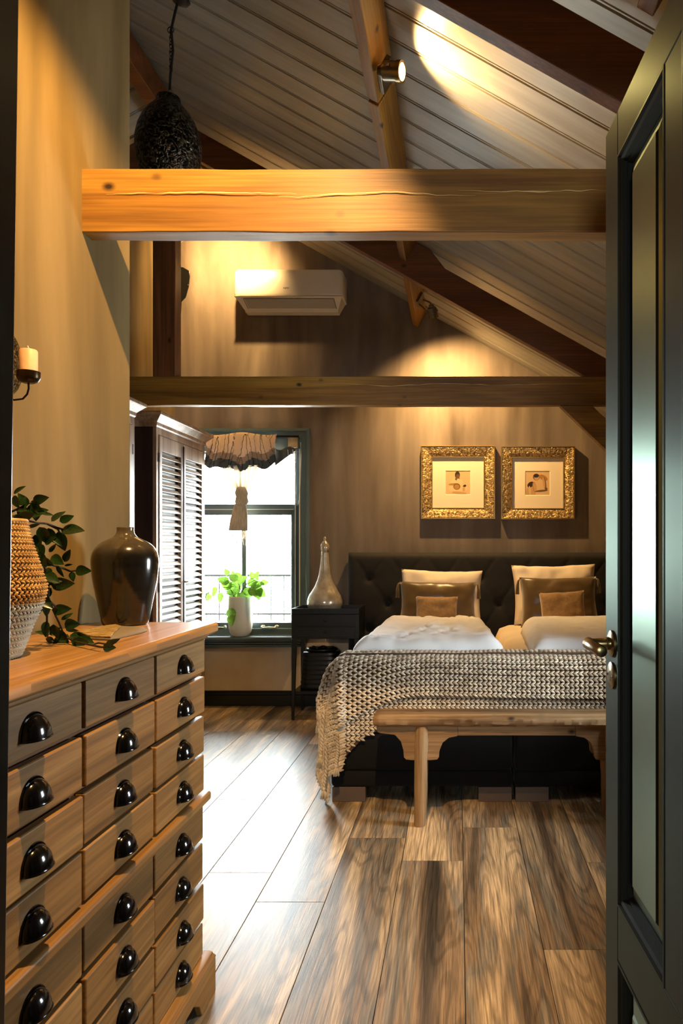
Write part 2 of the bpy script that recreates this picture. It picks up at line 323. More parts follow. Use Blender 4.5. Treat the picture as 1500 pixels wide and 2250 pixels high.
# back wall with the window opening
WX0, WX1, WZ0, WZ1 = -2.20, -1.225, .58, 2.17
mb = MB()
mb.prism([(XL, 0), (WX0, 0), (WX0, roof(WX0)), (XL, roof(XL))], XZ, YB, YB+.16)
mb.box(WX0, WX1, YB+.004, YB+.16, 0, WZ0)
mb.prism([(WX0, WZ1), (WX1, WZ1), (WX1, roof(WX1)), (RX, RZ), (WX0, roof(WX0))], XZ, YB, YB+.16)
mb.prism([(WX1, 0), (XR, 0), (XR, roof(XR)), (WX1, roof(WX1))], XZ, YB, YB+.16)
tag(mb.build('wall_back', M_wall, base=(0, YB, 0)), 'dark taupe limewashed gable wall behind the bed', 'wall', kind='structure')
tag(MB().box(XL+.001, -.87, YB-.006, YB-.0005, .10, .50).build('wall_lit_strip', nmat('limewash_painted_light', [(.25,'#c2ad92'),(.5,'#d2bfa5'),(.8,'#dfcfb8')], scale=(2,2,1.5), ns=2, detail=5, rough=.8), base=(-1.5, YB, 0)), 'strip of back wall below the window sill, light painted in as a paler colour', 'wall', kind='structure')  # pale colour stands in for light falling on the back wall here
tag(MB().box(XL-.12, XL, YF, YB+.16, 0, roof(XL)).build('wall_left', M_wall2, base=(XL, 3, 0)), 'taupe wall behind the wardrobes', 'wall', kind='structure')
slab('wall_partition', [(XL, 0), (-1.05, 0), (-1.05, roof(-1.05)), (RX, RZ), (XL, roof(XL))], YF, 2.325, M_wall2, 'sand limewashed partition wall beside the chest of drawers', base=(-1.05, 1.5, 0))
# right wall with a side window
SY0, SY1, SZ0, SZ1 = 2.60, 3.20, .85, 1.60
mb = MB()
mb.box(XR, XR+.14, YF-.12, SY0, 0, roof(XR)).box(XR, XR+.14, SY1, YB+.16, 0, roof(XR)).box(XR, XR+.14, SY0, SY1, 0, SZ0).box(XR, XR+.14, SY0, SY1, SZ1, roof(XR))
tag(mb.build('wall_right', M_wall, base=(XR, 3, 0)), 'low taupe knee wall on the right with a side window', 'wall', kind='structure')
# front wall with the doorway
DX0, DX1, DZ1 = -.478, .40, 2.12
mb = MB()
mb.prism([(XL, 0), (DX0, 0), (DX0, roof(DX0)), (RX, RZ), (XL, roof(XL))], XZ, YF-.12, YF)
mb.prism([(DX0, DZ1), (DX1, DZ1), (DX1, roof(DX1)), (DX0, roof(DX0))], XZ, YF-.12, YF)
mb.prism([(DX1, 0), (XR, 0), (XR, roof(XR)), (DX1, roof(DX1))], XZ, YF-.12, YF)
tag(mb.build('wall_front', M_wall2, base=(0, YF, 0)), 'wall with the doorway', 'wall', kind='structure')
HX_0, HX_1, HZ_0, HZ_1 = -.25, .25, 1.15, 1.75
mb = MB().box(-1.1, -1.0, -1.6, YF-.12, 0, 2.5).box(1.2, 1.3, -1.6, YF-.12, 0, 2.5).box(-1.1, HX_0, -1.7, -1.6, 0, 2.5).box(HX_1, 1.3, -1.7, -1.6, 0, 2.5).box(HX_0, HX_1, -1.7, -1.6, 0, HZ_0).box(HX_0, HX_1, -1.7, -1.6, HZ_1, 2.5).box(-1.1, 1.3, -1.7, YF-.12, 2.5, 2.6)
tag(mb.build('wall_hall', M_hall, base=(0, -1, 0)), 'dim hallway behind the doorway', 'wall', kind='structure')
# ceiling: boards run down the slope
ce = MB()
ce.prism([(RX, RZ+.05), (XR+.2, roof(XR+.2)+.05), (XR+.2, roof(XR+.2)+.12), (RX, RZ+.12)], XZ, YF-.12, YB+.16)
ce.prism([(RX, RZ+.05), (RX, RZ+.12), (XL-.15, roof(XL-.15)+.12), (XL-.15, roof(XL-.15)+.05)], XZ, YF-.12, YB+.16)
ceil = ce.build('ceiling', M_slab, base=(RX, 3, RZ)); tag(ceil, 'sloped ceiling of grey beaded boards', 'ceiling', kind='structure')
BP = .1648; bead = [(0, .006), (.002, 0), (.143, 0), (.1455, .011), (.149, .011), (.151, .001), (.157, .001), (.159, .011), (.1622, .011), (.1645, .008)]
def board(xa, xb, y0, name='board'):
    mb = MB(); rows = []
    for x in (xa, xb):
        rows.append([(x, min(y0+a, YB), roof(x)+h) for a, h in bead]+[(x, min(y0+.1645, YB), roof(x)+.045), (x, y0, roof(x)+.045)])
    mb.grid(rows, closed_u=True, cap=True)
    return mb.build(name, M_ceil, parent=ceil)
y = 2.527-.153-11*BP
while y < YB-.02:
    if y > YF-.1:
        board(RX, XR+.1, y); board(XL-.1, RX, y)
    y += BP
# baseboards
def basebd(name, mbx, label):
    return tag(mbx.build(name, M_frame, bevel=.004), label, 'baseboard', kind='structure')
basebd('baseboard_back', MB().box(XL+.0, 1.58, YB-.02, YB, 0, .085).box(XL, 1.58, YB-.014, YB, .085, .112).box(XL, 1.58, YB-.024, YB, .112, .122), 'dark baseboard along the back wall')
basebd('baseboard_left', MB().box(-1.05, -1.034, YF+.01, 2.32, 0, .115), 'dark baseboard behind the chest of drawers')
basebd('baseboard_right', MB().box(XR-.018, XR, YF+.01, YB-.03, 0, .115), 'dark baseboard along the right wall')
# door frame (left jamb leans a little, as the old frame does)
mb = MB()
xa = lambda z: -.4454-.0144*(1.8176-z)/1.0575
mb.hexa([(-.50, YF-.16, 0), (xa(0), YF-.16, 0), (xa(0), YF+.02, 0), (-.50, YF+.02, 0), (-.50, YF-.16, DZ1), (xa(DZ1), YF-.16, DZ1), (xa(DZ1), YF+.02, DZ1), (-.50, YF+.02, DZ1)])
mb.box(-.56, -.468, YF-.185, YF-.155, 0, DZ1+.06)
tag(mb.build('trim_1', M_frame, bevel=.004), 'dark door jamb at the left edge of the doorway', 'trim', kind='structure')
tag(MB().box(.37, .42, YF-.16, YF-.0, 0, DZ1).build('trim_2', M_frame, bevel=.004), 'dark door jamb on the hinge side', 'trim', kind='structure')
tag(MB().box(-.45, .37, YF-.16, YF-.0, DZ1-.02, DZ1+.03).build('trim_3', M_frame, bevel=.004), 'dark head of the door frame', 'trim', kind='structure')
# ------------------------------------------------------------------ back window
wn = thing('window_1', ((WX0+WX1)/2, YB, WZ0), 'tall slate-green sash window with daylight behind the potted plant', 'window', kind='structure')
fw = lambda u, v, h: (u, YB-h, v)
mb = MB().sweep(fw, WX0-.045, WX1+.045, WZ0-.04, WZ1+.045, [(0, 0), (0, .03), (.02, .036), (.03, .03), (.075, .026), (.08, .012), (.09, -.07), (.105, -.07), (.105, -.15)])
mb.build('casing', M_win, wn)
MB().box(WX0-.03, WX1+.03, YB-.02, YB+.09, WZ1-.14, WZ1-.0).build('header', M_win, wn, bevel=.004)
gx0, gx1 = WX0+.05, WX1-.105
MB().sweep(fw, gx0-.03, gx1+.07, 1.565, WZ1-.10, [(0, -.06), (0, -.035), (.045, -.03), (.052, -.045), (.054, -.06)]).build('upper_sash', M_win, wn)
lo = MB().sweep(fw, gx0-.045, gx1+.062, .60, 1.60, [(0, -.04), (0, -.0), (.062, .0), (.07, -.02), (.072, -.05)]).build('lower_sash', M_win, wn)
MB().box(-1.728, -1.694, YB+.005, YB+.05, .66, 1.55).build('glazing_bar', M_win, wn, bevel=.004)
MB().box(gx0, gx1, YB-.006, YB+.05, 1.525, 1.565).build('meeting_rail', M_win, wn, bevel=.004)
MB().box(gx0-.01, gx1+.02, YB-.008, YB+.0, 1.566, 1.572).build('white_bead', M_winw, wn)
MB().box(-1.262, -1.254, YB-.031, YB-.01, .62, 2.05).build('white_bead', M_winw, wn); MB().box(-1.298, -1.293, YB-.02, YB+.0, .62, 2.05).build('white_bead', M_winw, wn)
for (a, b, c, d) in ((gx0, gx1, 1.58, WZ1-.12), (gx0, -1.728, .655, 1.54), (-1.694, gx1, .655, 1.54)):
    MB().box(a, b, YB+.046, YB+.05, c, d).build('pane', M_glass, wn)
def sash_lift(x):
    z = .625; mb = MB()
    mb.lathe([(0, 0), (.022, 0), (.022, .006), (.008, .012), (0, .012)], (x-.055, YB-.002, z), 12, axis=(0, -1, 0)); mb.lathe([(0, 0), (.022, 0), (.022, .006), (.008, .012), (0, .012)], (x+.055, YB-.002, z), 12, axis=(0, -1, 0))
    mb.tube([(x-.055, YB-.01, z), (x-.05, YB-.03, z), (x, YB-.034, z+.003), (x+.05, YB-.03, z), (x+.055, YB-.01, z)], .008, 8)
    mb.build('sash_lift', M_pewter, lo, smooth=True)
sash_lift(-1.50); sash_lift(-1.92)
mb = MB().box(WX0-.06, -1.215, YB-.16, YB+.01, .545, .568).box(WX0-.06, -1.225, YB-.13, YB, .525, .545).box(WX0-.06, -1.235, YB-.11, YB, .505, .520).box(WX0-.06, -1.245, YB-.09, YB, .478, .500)
mb.build('sill', M_win, wn, bevel=.005)
# hardware by the window
tag(MB().box(-1.343, -1.268, YB-.064, YB-.0362, 2.055, 2.145).build('wall_switch', M_switch, bevel=.006), 'small beige square plate at the top right of the window', 'switch')
bc = thing('blind_cord', (-1.253, YB-.04, 1.63), 'white blind cord hanging down the right of the window', 'cord')
MB().tube([P(660, 972, 5.765), P(661, 1000, 5.765), P(659, 1060, 5.765), P(657, 1098, 5.765)], .004, 6).build('cord', M_winw, bc); MB().lathe([(0, 0), (.008, 0), (.006, .03), (.002, .035)], P(657, 1108, 5.765), 8).build('toggle', M_winw, bc, smooth=True)
# side window (its light reaches the chest of drawers and the bench)
w2 = thing('window_2', (XR, (SY0+SY1)/2, SZ0), 'side window in the right-hand wall', 'window', kind='structure')
fs = lambda u, v, h: (XR-h, u, v)
MB().sweep(fs, SY0-.05, SY1+.05, SZ0-.05, SZ1+.05, [(0, 0), (0, .02), (.05, .02), (.055, -.05), (.10, -.05), (.10, -.10)]).build('casing', M_win, w2)
MB().box(XR+.05, XR+.08, 2.885, 2.915, SZ0+.05, SZ1-.05).build('glazing_bar', M_win, w2); MB().box(XR+.07, XR+.074, SY0+.05, SY1-.05, SZ0+.05, SZ1-.05).build('pane', M_glass, w2)
w3 = thing('window_3', (0, -1.6, 1.15), 'window at the end of the hallway behind the doorway', 'window', kind='structure')
MB().sweep(lambda u, v, h: (u, -1.6+h, v), HX_0-.05, HX_1+.05, HZ_0-.05, HZ_1+.05, [(0, 0), (0, .02), (.05, .02), (.055, -.05), (.08, -.05), (.08, -.09)]).build('casing', M_win, w3)
MB().box(HX_0+.02, HX_1-.02, -1.672, -1.668, HZ_0+.02, HZ_1-.02).build('pane', M_glass, w3)
# ------------------------------------------------------------------ outside the window
tag(MB().box(-5.5, 1.5, YB+.17, 9.2, .30, .42).build('terrace', M_terr, base=(-1.7, 7, .3)), 'pale flat terrace outside the window', 'terrace', kind='structure')
gr = thing('railing', (-2.5, 8.3, .42), 'thin metal balcony railing beyond the window glass', 'railing')
MB().box(-4.6, -.4, 8.29, 8.31, .94, .965).build('top_rail', M_rail, gr); MB().box(-4.6, -.4, 8.29, 8.31, .5, .52).build('bottom_rail', M_rail, gr)
bal = None
for i in range(28):
    x = -4.5+i*.148
    if bal is None:
        bal = MB().tube([(x, 8.3, .42), (x, 8.3, .95)], .006, 6).build('baluster', M_rail, gr); bx0 = x
    else: clone(bal, gr, (x-bx0, 0, 0))
rb = random.Random(5); mb = MB()
for i in range(900):
    p = Vector((-3.75+rb.gauss(0, .22), 8.9+rb.gauss(0, .1), .42+rb.random()*1.9)); a = rb.random()*6.28; t = Vector((math.cos(a), .2, math.sin(a)))*.06; n = Vector((-t.z, .02, t.x))*.5
    mb.add([p-t, p+n, p+t, p-n], [(0, 1, 2, 3)])
hd = thing('garden_shrub', (-3.75, 8.9, .42), 'pale green climbing shrub at the left of the view outside', 'shrub'); mb.build('foliage', M_hedge, hd)['kind'] = 'stuff'; MB().tube([(-3.75, 8.9, .42), (-3.7, 8.9, 1.2), (-3.8, 8.9, 2.2)], .02, 6).build('stem', M_stem, hd)
# ================================================================== roof timbers
TB, TT = 2.137, 2.315; TH = .06
def tie(name, x0, y0, label, crack):
    t = thing(name, (0, y0, TB), label, 'beam', 'tie beams of the two trusses')
    n = 60; rows = []
    for i in range(n+1):
        x = x0+(1.255-x0)*i/n; j = lambda s: .0035*(mnoise.noise((x*3, s*7.3, y0))+.5*mnoise.noise((x*9, s*3.1, y0)))
        zt = min(TT, roof(x)-.004)
        rows.append([(x, y0+j(1), TB+j(2)), (x, y0+TH, TB+j(3)), (x, y0+TH, zt+j(4)*.6), (x, y0+j(5), zt+j(6)*.6)])
    MB().grid(rows, closed_u=True, cap=True).build('timber', M_beam_x, t, bevel=.004)
    mb = MB()
    for (a, b, zc, am) in crack:
        up, dn = [], []
        for i in range(31):
            x = a+(b-a)*i/30; w_ = .0013*math.sin(math.pi*i/30)*max(.1, 1+1.6*mnoise.noise((x*16, 3, y0)))+.0002; zz = zc+am*mnoise.noise((x*2.5, 9, y0))+.006*mnoise.noise((x*8, 2, y0))+.003*mnoise.noise((x*28, 5, y0))
            up.append((x, y0-.0042, zz+w_)); dn.append((x, y0-.0042, zz-w_))
        mb.grid([up, dn])
    if crack: mb.build('split', M_crack, t)
    return t
tie('tie_beam', -1.06, 2.03, 'wide amber pine tie beam across the top, nearest the doorway', [(-.98, -.45, 2.247, .012), (-.5, .05, 2.238, .012), (0, .45, 2.252, .01)])
tie('tie_beam', XL, 4.47, 'amber pine tie beam below the air conditioner, further back', [(-.9, .75, 2.262, .02)])
def rafter(y0, xa, label):
    up = lambda x: roof(x)-.07
    poly = [(xa, up(xa)-.18), (.79, TT), (1.113, TT), (xa, up(xa))]
    t = thing('principal_rafter', (0, y0, TT), label, 'beam', 'principal rafters of the two trusses')
    MB().prism(poly, XZ, y0+.001, y0+TH).build('timber', M_rafter, t, bevel=.004)
    return t
rafter(2.03, -1.05, 'dark brown sloping rafter at the upper right, above the open door')
r2 = rafter(4.47, RX, 'brown sloping rafter above the pictures, resting on the far tie beam')
MB().prism([(-.30, roof(-.30)-.075), (-.07, roof(-.07)-.075), (-.165, roof(-.165)-.006), (-.30, roof(-.30)-.006)], XZ, 4.472, 4.525).build('cleat', M_rafter, r2, bevel=.004)
tl = thing('principal_rafter', (-2, 4.47, 3.4), 'short dark rafter left of the king post, behind the pendant lamp', 'beam', 'principal rafters of the two trusses')
MB().prism([(XL, roof(XL)-.25), (-1.8795, roof(-1.8795)-.25), (-1.8795, roof(-1.8795)-.07), (XL, roof(XL)-.07)], XZ, 4.471, 4.529).build('timber', M_rafter, tl, bevel=.004)
kp = thing('king_post', (-1.81, 4.5, TT), 'upright dark-stained post standing on the far tie beam', 'post')
MB().box(-1.878, -1.738, 4.47, 4.567, TT+.0005, 3.80).build('timber', pine('post_wood', [(.25,'#4a2813'),(.5,'#6e4020'),(.8,'#8f5a2e')], 'z'), kp, bevel=.005)
kb = thing('knee_brace', (1.0, 4.5, 1.7), 'diagonal knee brace under the right end of the far tie beam', 'brace')
MB().prism([(.63, TB-.001), (.83, TB-.001), (1.26, 1.72), (1.26, 1.53)], XZ, 4.472, 4.528).build('timber', M_beam_x, kb, bevel=.004)
ps = thing('truss_post', (1.32, 4.5, 0), 'upright post at the right end of the far tie beam', 'post')
MB().box(1.258, 1.38, 4.46, 4.54, 0, 2.22).build('timber', M_beam_z, ps, bevel=.005)
sv = Vector((.873, 0, -.488)); nv = Vector((.488, 0, .873))
BR = Vector((-.317, 0, CH+1.781))
def purlin(y0, y1, dz, label, br=BR, h=.131, wd=.05):
    t = thing('purlin', (br.x, (y0+y1)/2, br.z), label, 'beam', 'purlins under the roof boards')
    n = 30; rows = []
    for i in range(n+1):
        y = y0+(y1-y0)*i/n; j = lambda s: .003*mnoise.noise((y*3, s*5.1, 2))
        b = Vector((br.x, y, br.z-dz)); top = h+dz*.8
        rows.append([b+nv*j(1), b-sv*wd+nv*j(2), b-sv*(wd+j(3))+nv*top, b+sv*j(4)+nv*top])
    MB().grid(rows, closed_u=True, cap=True).build('timber', M_beam_y, t, bevel=.004)
purlin(YF, 2.905, 0, 'amber purlin running to the splice, carrying the lit spotlight')
purlin(2.915, YB, .006, 'amber purlin beyond the splice, running to the back wall')
purlin(YF, 1.86, 0, 'short amber purlin end beside the top of the open door', br=Vector((.50, 0, roof(.5)-.115)), h=.10)
t = thing('ridge_beam', (RX, 4, 3.7), 'dark ridge beam running above the pendant lamp', 'beam')
MB().box(RX-.04, RX+.04, 2.326, 4.468, 3.775, 3.93).build('timber', M_rafter, t, bevel=.004); MB().box(RX-.04, RX+.04, 4.568, YB, 3.775, 3.93).build('timber_far', M_rafter, t, bevel=.004)
# ------------------------------------------------------------------ spotlights
WARM = (1.0, .60, .22)
def spotlight(label, mount, normal, head, axis, energy, size, blend=.25, rec=-.008):
    """mount: point on timber; normal: face normal; head: centre of the lamp's glowing face; axis: aim"""
    mount = Vector(mount); normal = Vector(normal).normalized(); head = Vector(head); ax = Vector(axis).normalized()
    t = thing('spotlight', tuple(mount), label, 'spotlight', 'ceiling spotlights')
    yv = Vector((0, 1, 0)); side = normal.cross(yv).normalized()
    def q(a, b, c): return mount+yv*a+side*b+normal*c
    mb = MB().hexa([q(-.06, -.04, .0005), q(.06, -.04, .0005), q(.06, .04, .0005), q(-.06, .04, .0005), q(-.06, -.04, .02), q(.06, -.04, .02), q(.06, .04, .02), q(-.06, .04, .02)])
    mb.build('mounting_plate', M_steel, t, bevel=.002)
    back = head-ax*.085; s2 = ax.orthogonal().normalized(); s2 = ax.cross(Vector((0, 0, 1))).normalized()
    piv = head-ax*.05
    mb = MB()
    for sg in (-1, 1):
        mb.tube([mount+normal*.02+s2*sg*.018, mount+normal*.02+(piv-mount)*.25+s2*sg*.043, piv+s2*sg*.041, piv+ax*.012+s2*sg*.041], .0055, 6)
    mb.build('bracket', M_steel, t, smooth=True)
    MB().lathe([(0, -.095), (.016, -.095), (.022, -.075), (.034, -.07), (.034, 0), (.030, 0), (.030, -.028), (0, -.028)], head, 24, axis=ax).build('can', M_steel, t, smooth=True, ang=40)
    MB().lathe([(.034, -.018), (.0375, -.018), (.0375, .0), (.031, .0)], head, 24, axis=ax, cap=False).build('rim', M_brass, t, smooth=True, ang=40)
    MB().lathe([(0, -.0175), (.012, -.018), (.028, -.021), (.0295, -.024), (0, -.0245)], head, 24, axis=ax).build('bulb', M_bulb, t, smooth=True)
    l = bpy.data.lights.new('spot_beam', 'SPOT'); l.energy = energy; l.color = WARM; l.spot_size = math.radians(size); l.spot_blend = blend; l.shadow_soft_size = .02
    lo_ = bpy.data.objects.new('spot_beam', l); C.objects.link(lo_); lo_.parent = t; lo_.location = head-ax*rec-mount
    lo_.rotation_euler = ax.to_track_quat('-Z', 'Y').to_euler()
    return t
pf = lambda y, f=.45: BR.lerp(BR+nv*.138, f)+Vector((0, y, 0))
EN = dict(a=128, b=27, c=95, d=72)
spotlight('lit spotlight on the purlin, glowing towards the open door', pf(2.80), sv, (-.2045, 2.68, CH+1.763), (.9, -.25, -.2), EN['b'], 136, 1.0, .014)
spotlight('small spotlight at the far end of the purlin, aimed down at the pictures', pf(5.32), sv, P(953, 698, 5.30), (.22, .42, -.88), EN['c'], 134, 1.0)
spotlight('spotlight on the purlin above the chest of drawers, over the doorway', pf(1.30), sv, (-.22, 1.26, CH+1.70), (-.75, .60, -1.55), EN['a'], 84, .5)
spotlight('spotlight beside the ridge beam aimed at the air conditioner', (RX+.04, 5.22, 3.85), (1, 0, 0), (-1.62, 5.27, CH+2.47), (-.33, .54, -.40), EN['d'], 130, 1.0)
# ------------------------------------------------------------------ pendant lamp
pd = 3.2; pc = Vector(((370-VX)*pd/F, pd, 0)); s = pd/F
top = CH+(VY-215)*s
pn = thing('pendant_lamp', (pc.x, pd, top-.40), 'pear-shaped dark pierced-metal pendant lamp hanging behind the near tie beam', 'pendant lamp')
prof = [(0, -.395), (.035, -.393), (.08, -.375), (.117, -.335), (.133, -.285), (.139, -.235), (.138, -.19), (.129, -.145), (.113, -.105), (.092, -.07), (.070, -.045), (.056, -.028), (.052, -.012), (.050, -.002), (.044, 0), (0, 0)]
M_pend = nmat('pierced_silver_black', [(.42,'#0b0907'),(.5,'#2c251c'),(.6,'#70675a')], ns=34, detail=2, distort=2.5, rough=.35, metal=.85, bump=1, bdist=.012)
MB().lathe(prof, (pc.x, pd, top), 40, cap=False).build('shade', M_pend, pn, smooth=True)
MB().lathe([(0, 0), (.012, .002), (.016, .015), (.01, .03), (0, .034)], (pc.x+.012, pd, top), 14).build('finial', M_pewter, pn, smooth=True)
cz = lambda px, py: P(px, py, pd)
mb = MB().tube([(pc.x+.005, pd, top+.02), cz(374, 170), cz(380, 110), cz(376, 65), cz(385, 25), (cz(392, 5).x, pd, roof(cz(392, 5).x)-.02)], .0055, 6); mb.build('cord', M_rope, pn)
mb = MB()
for i in range(12):
    p = cz(375.5, 70+i*8); mb.tube([p+Vector((.006*math.cos(a), .006*math.sin(a)*(i % 2), .011*math.sin(a) if i % 2 == 0 else .011*math.cos(a))) for a in [k*math.pi/4 for k in range(9)]], .0018, 4)
mb.build('chain', M_iron, pn)
MB().tube([cz(375, 66)+Vector((.014*math.cos(a), 0, .014*math.sin(a))) for a in [k*math.pi/6 for k in range(13)]], .002, 5).build('ring', M_iron, pn)
cx_ = cz(395, 5).x
MB().lathe([(0, -.035), (.02, -.035), (.045, -.018), (.05, 0), (0, 0)], (cx_, pd, roof(cx_)-.0), 24, axis=tuple(nv)).build('canopy', M_iron, pn, smooth=True)
# ------------------------------------------------------------------ air conditioner
ac = thing('air_conditioner', (-1.306, YB-.1, 3.12), 'white wall air conditioner high on the gable wall', 'air conditioner')
ax0, ax1 = -1.727, -.885
sec = lambda t: [(5.80, 3.42-t), (5.64, 3.42-t), (5.612, 3.412-t), (5.60, 3.39-t), (5.60, 3.225+t*.2), (5.606, 3.212+t*.2), (5.635, 3.205), (5.80, 3.205)]
rows = []
for x, tt in ((ax0, .022), (ax0+.006, .010), (ax0+.02, .002), (ax0+.04, 0), (ax1-.04, 0), (ax1-.02, .002), (ax1-.006, .01), (ax1, .022)):
    rows.append([(x, y if y > 5.7 else y+tt*1.2, z) for y, z in sec(tt)])
MB().grid(rows, closed_u=True, cap=True).build('cover', M_ac, ac, smooth=True, ang=35)
mb = MB(); rows = []
for ins, dz_, dy in ((0, .206, 5.607), (.012, .20, 5.62), (.05, .135, 5.70), (.055, .128, 5.712), (.055, .118, 5.72)):
    rows.append([(ax0+ins, dy, 3.0+dz_), (ax1-ins, dy, 3.0+dz_), (ax1-ins, 5.80, 3.0+dz_), (ax0+ins, 5.80, 3.0+dz_)])
MB().grid(rows, closed_u=True, cap=True).build('underside', M_ac, ac)
fl_ = lambda u, v: (u, 5.625+(5.697-5.625)*v, 3.196+(3.138-3.196)*v-.003)
MB().add([fl_(ax0+.075, .02), fl_(ax1-.075, .02), fl_(ax1-.068, .93), fl_(ax0+.092, .93)]+[tuple(Vector(fl_(*q_))+Vector((0, .004, .006))) for q_ in ((ax0+.075, .02), (ax1-.075, .02), (ax1-.068, .93), (ax0+.092, .93))], [(0, 1, 2, 3), (4, 5, 6, 7), (0, 1, 5, 4), (1, 2, 6, 5), (2, 3, 7, 6), (3, 0, 4, 7)]).build('louvre_flap', M_acg, ac)
mb = MB()
for (a, b) in (((ax0+.068, .0), (ax0+.086, .97)), ((ax1-.074, .0), (ax1-.064, .97)), ((ax0+.068, .0), (ax1-.074, .0))):
    mb.tube([Vector(fl_(*a))+Vector((0, -.001, -.001)), Vector(fl_(*b))+Vector((0, -.001, -.001))], .0018, 5)
mb.build('seam', M_line, ac)
def text_mesh(txt, size, loc, mat_, parent, name='logo'):
    cu = bpy.data.curves.new(name, 'FONT'); cu.body = txt; cu.size = size; cu.align_x = 'CENTER'; cu.extrude = .0004
    o = bpy.data.objects.new(name+'_tmp', cu); C.objects.link(o); bpy.context.view_layer.update()
    me = bpy.data.meshes.new_from_object(o.evaluated_get(bpy.context.evaluated_depsgraph_get())); bpy.data.objects.remove(o)
    me.materials.clear(); me.materials.append(mat_)
    ob = bpy.data.objects.new(name, me); C.objects.link(ob); ob.parent = parent; ob.location = Vector(loc)-BASE[parent.name]; ob.rotation_euler = (math.pi/2, 0, 0); return ob
text_mesh('FUJITSU', .013, (-1.322, 5.599, 3.262), M_line, ac)
# ------------------------------------------------------------------ wall speaker
sp = thing('wall_speaker', (-2.13, 5.7, 2.9), 'small black loudspeaker half hidden behind the upright post', 'speaker')
def S(px, py, d): return P(px, py, d)
poly = [(388, 585), (402, 587), (416, 595), (418, 607), (415, 630), (408, 654), (398, 664), (388, 664)]
rows = [[S(x, y, 5.62) for x, y in poly], [S(x+(393-x)*.05, y, 5.60) for x, y in poly]]
mb = MB().grid([[S(x, y, 5.74) for x, y in poly], [S(x, y, 5.60) for x, y in poly]], closed_u=True, cap=True); mb.build('body', M_blk, sp, bevel=.006)
MB().tube([S(396, 655, 5.74), S(394, 690, 5.78), S(392, 670, 5.805)], .012, 8).build('bracket', M_blk, sp, smooth=True)
MB().lathe([(0, 0), (.006, 0), (.005, .003), (0, .003)], S(413, 626, 5.598), 10, axis=(0, -1, 0)).build('indicator', M_pewter, sp)
# ------------------------------------------------------------------ pictures
def blob(mb, cx, cy, rx, ry, y, mi, rot=0, n=16):
    vs = []
    for k in range(n):
        a = 2*math.pi*k/n; u = rx*math.cos(a); v = ry*math.sin(a); vs.append((cx+u*math.cos(rot)-v*math.sin(rot), y, cy+u*math.sin(rot)+v*math.cos(rot)))
    mb.add(vs, [tuple(range(n))], mi)
SEP = [nmat('sepia_%d' % i, h, rough=.8) for i, h in enumerate(('#d2ae80', '#c09666', '#a5793f', '#6b4a22', '#2e1a10', '#dcb98b'))]
def picture(px0, px1, py0, py1, label, shapes):
    d = YB-.001; a = P(px0, py1, d); b = P(px1, py0, d)
    t = thing('framed_picture', ((a.x+b.x)/2, YB, a.z), label, 'picture', 'pair of framed photographs over the bed')
    fn = lambda u, v, h: (u, YB-h, v)
    MB().sweep(fn, a.x, b.x, a.z, b.z, [(.006, .001), (.006, .042), (.012, .047), (.018, .046), (.030, .042), (.055, .036), (.075, .026), (.084, .021)]).build('frame', M_frm, t, smooth=False)
    MB().sweep(fn, a.x, b.x, a.z, b.z, [(0, .001), (0, .046), (.003, .050), (.007, .050), (.0075, .042)]).build('outer_lip', M_frml, t)
    MB().sweep(fn, a.x+.083, b.x-.083, a.z+.083, b.z-.083, [(0, .022), (.002, .027), (.008, .026), (.009, .010)]).build('inner_lip', M_frml, t)
    w_ = b.x-a.x; cx, cz_ = (a.x+b.x)/2, (a.z+b.z)/2
    k = .100
    MB().sweep(fn, a.x+.09, b.x-.09, a.z+.09, b.z-.09, [(0, .011), (w_/2-.09-k, .011), (w_/2-.09-k+.004, .008)]).build('mount', M_mat, t)
    mb = MB(); mb.add([fn(cx-k, cz_-k, .0075), fn(cx+k, cz_-k, .0075), fn(cx+k, cz_+k, .0075), fn(cx-k, cz_+k, .0075)], [(0, 1, 2, 3)], 0)
    for i, (u, v, rx, ry, r_, mi) in enumerate(shapes): blob(mb, cx+u*k, cz_+v*k, rx*k, ry*k, YB-.0077-.00006*i, mi, r_)
    mb.build('photo_print', SEP, t)
picture(925, 1087, 981, 1141, 'gold framed sepia photograph of a seated figure, left of the pair', [(0, -.45, .8, .35, 0, 5), (-.1, .05, .5, .38, 0, 5), (-.35, -.12, .42, .09, .05, 2), (-.1, -.3, .28, .26, 0, 3), (-.1, -.32, .22, .2, 0, 2), (-.05, .62, .2, .3, 0, 4), (-.02, .5, .15, .2, 0, 3), (-.05, .3, .2, .12, 0, 3), (.02, .24, .12, .1, 0, 5), (.52, -.25, .14, .09, .4, 4), (.45, -.5, .1, .2, 0, 1), (.1, -.8, .6, .1, -.1, 1)])
picture(1100, 1261, 982, 1142, 'gold framed sepia photograph of a parent lifting a child, right of the pair', [(-.55, -.75, .4, .5, 0, 1), (-.55, -.1, .3, .2, .6, 4), (-.25, -.3, .16, .42, .15, 2), (-.22, -.3, .12, .36, .15, 1), (-.62, -.6, .08, .4, .1, 0), (-.1, .5, .27, .27, 0, 3), (-.08, .44, .2, .2, 0, 1), (-.12, .6, .22, .15, 0, 4), (.45, .45, .38, .2, -.5, 2), (.55, .0, .12, .5, .15, 3), (.5, .05, .09, .45, .15, 1), (.3, -.6, .5, .07, .1, 3), (.68, -.45, .1, .12, 0, 3)])
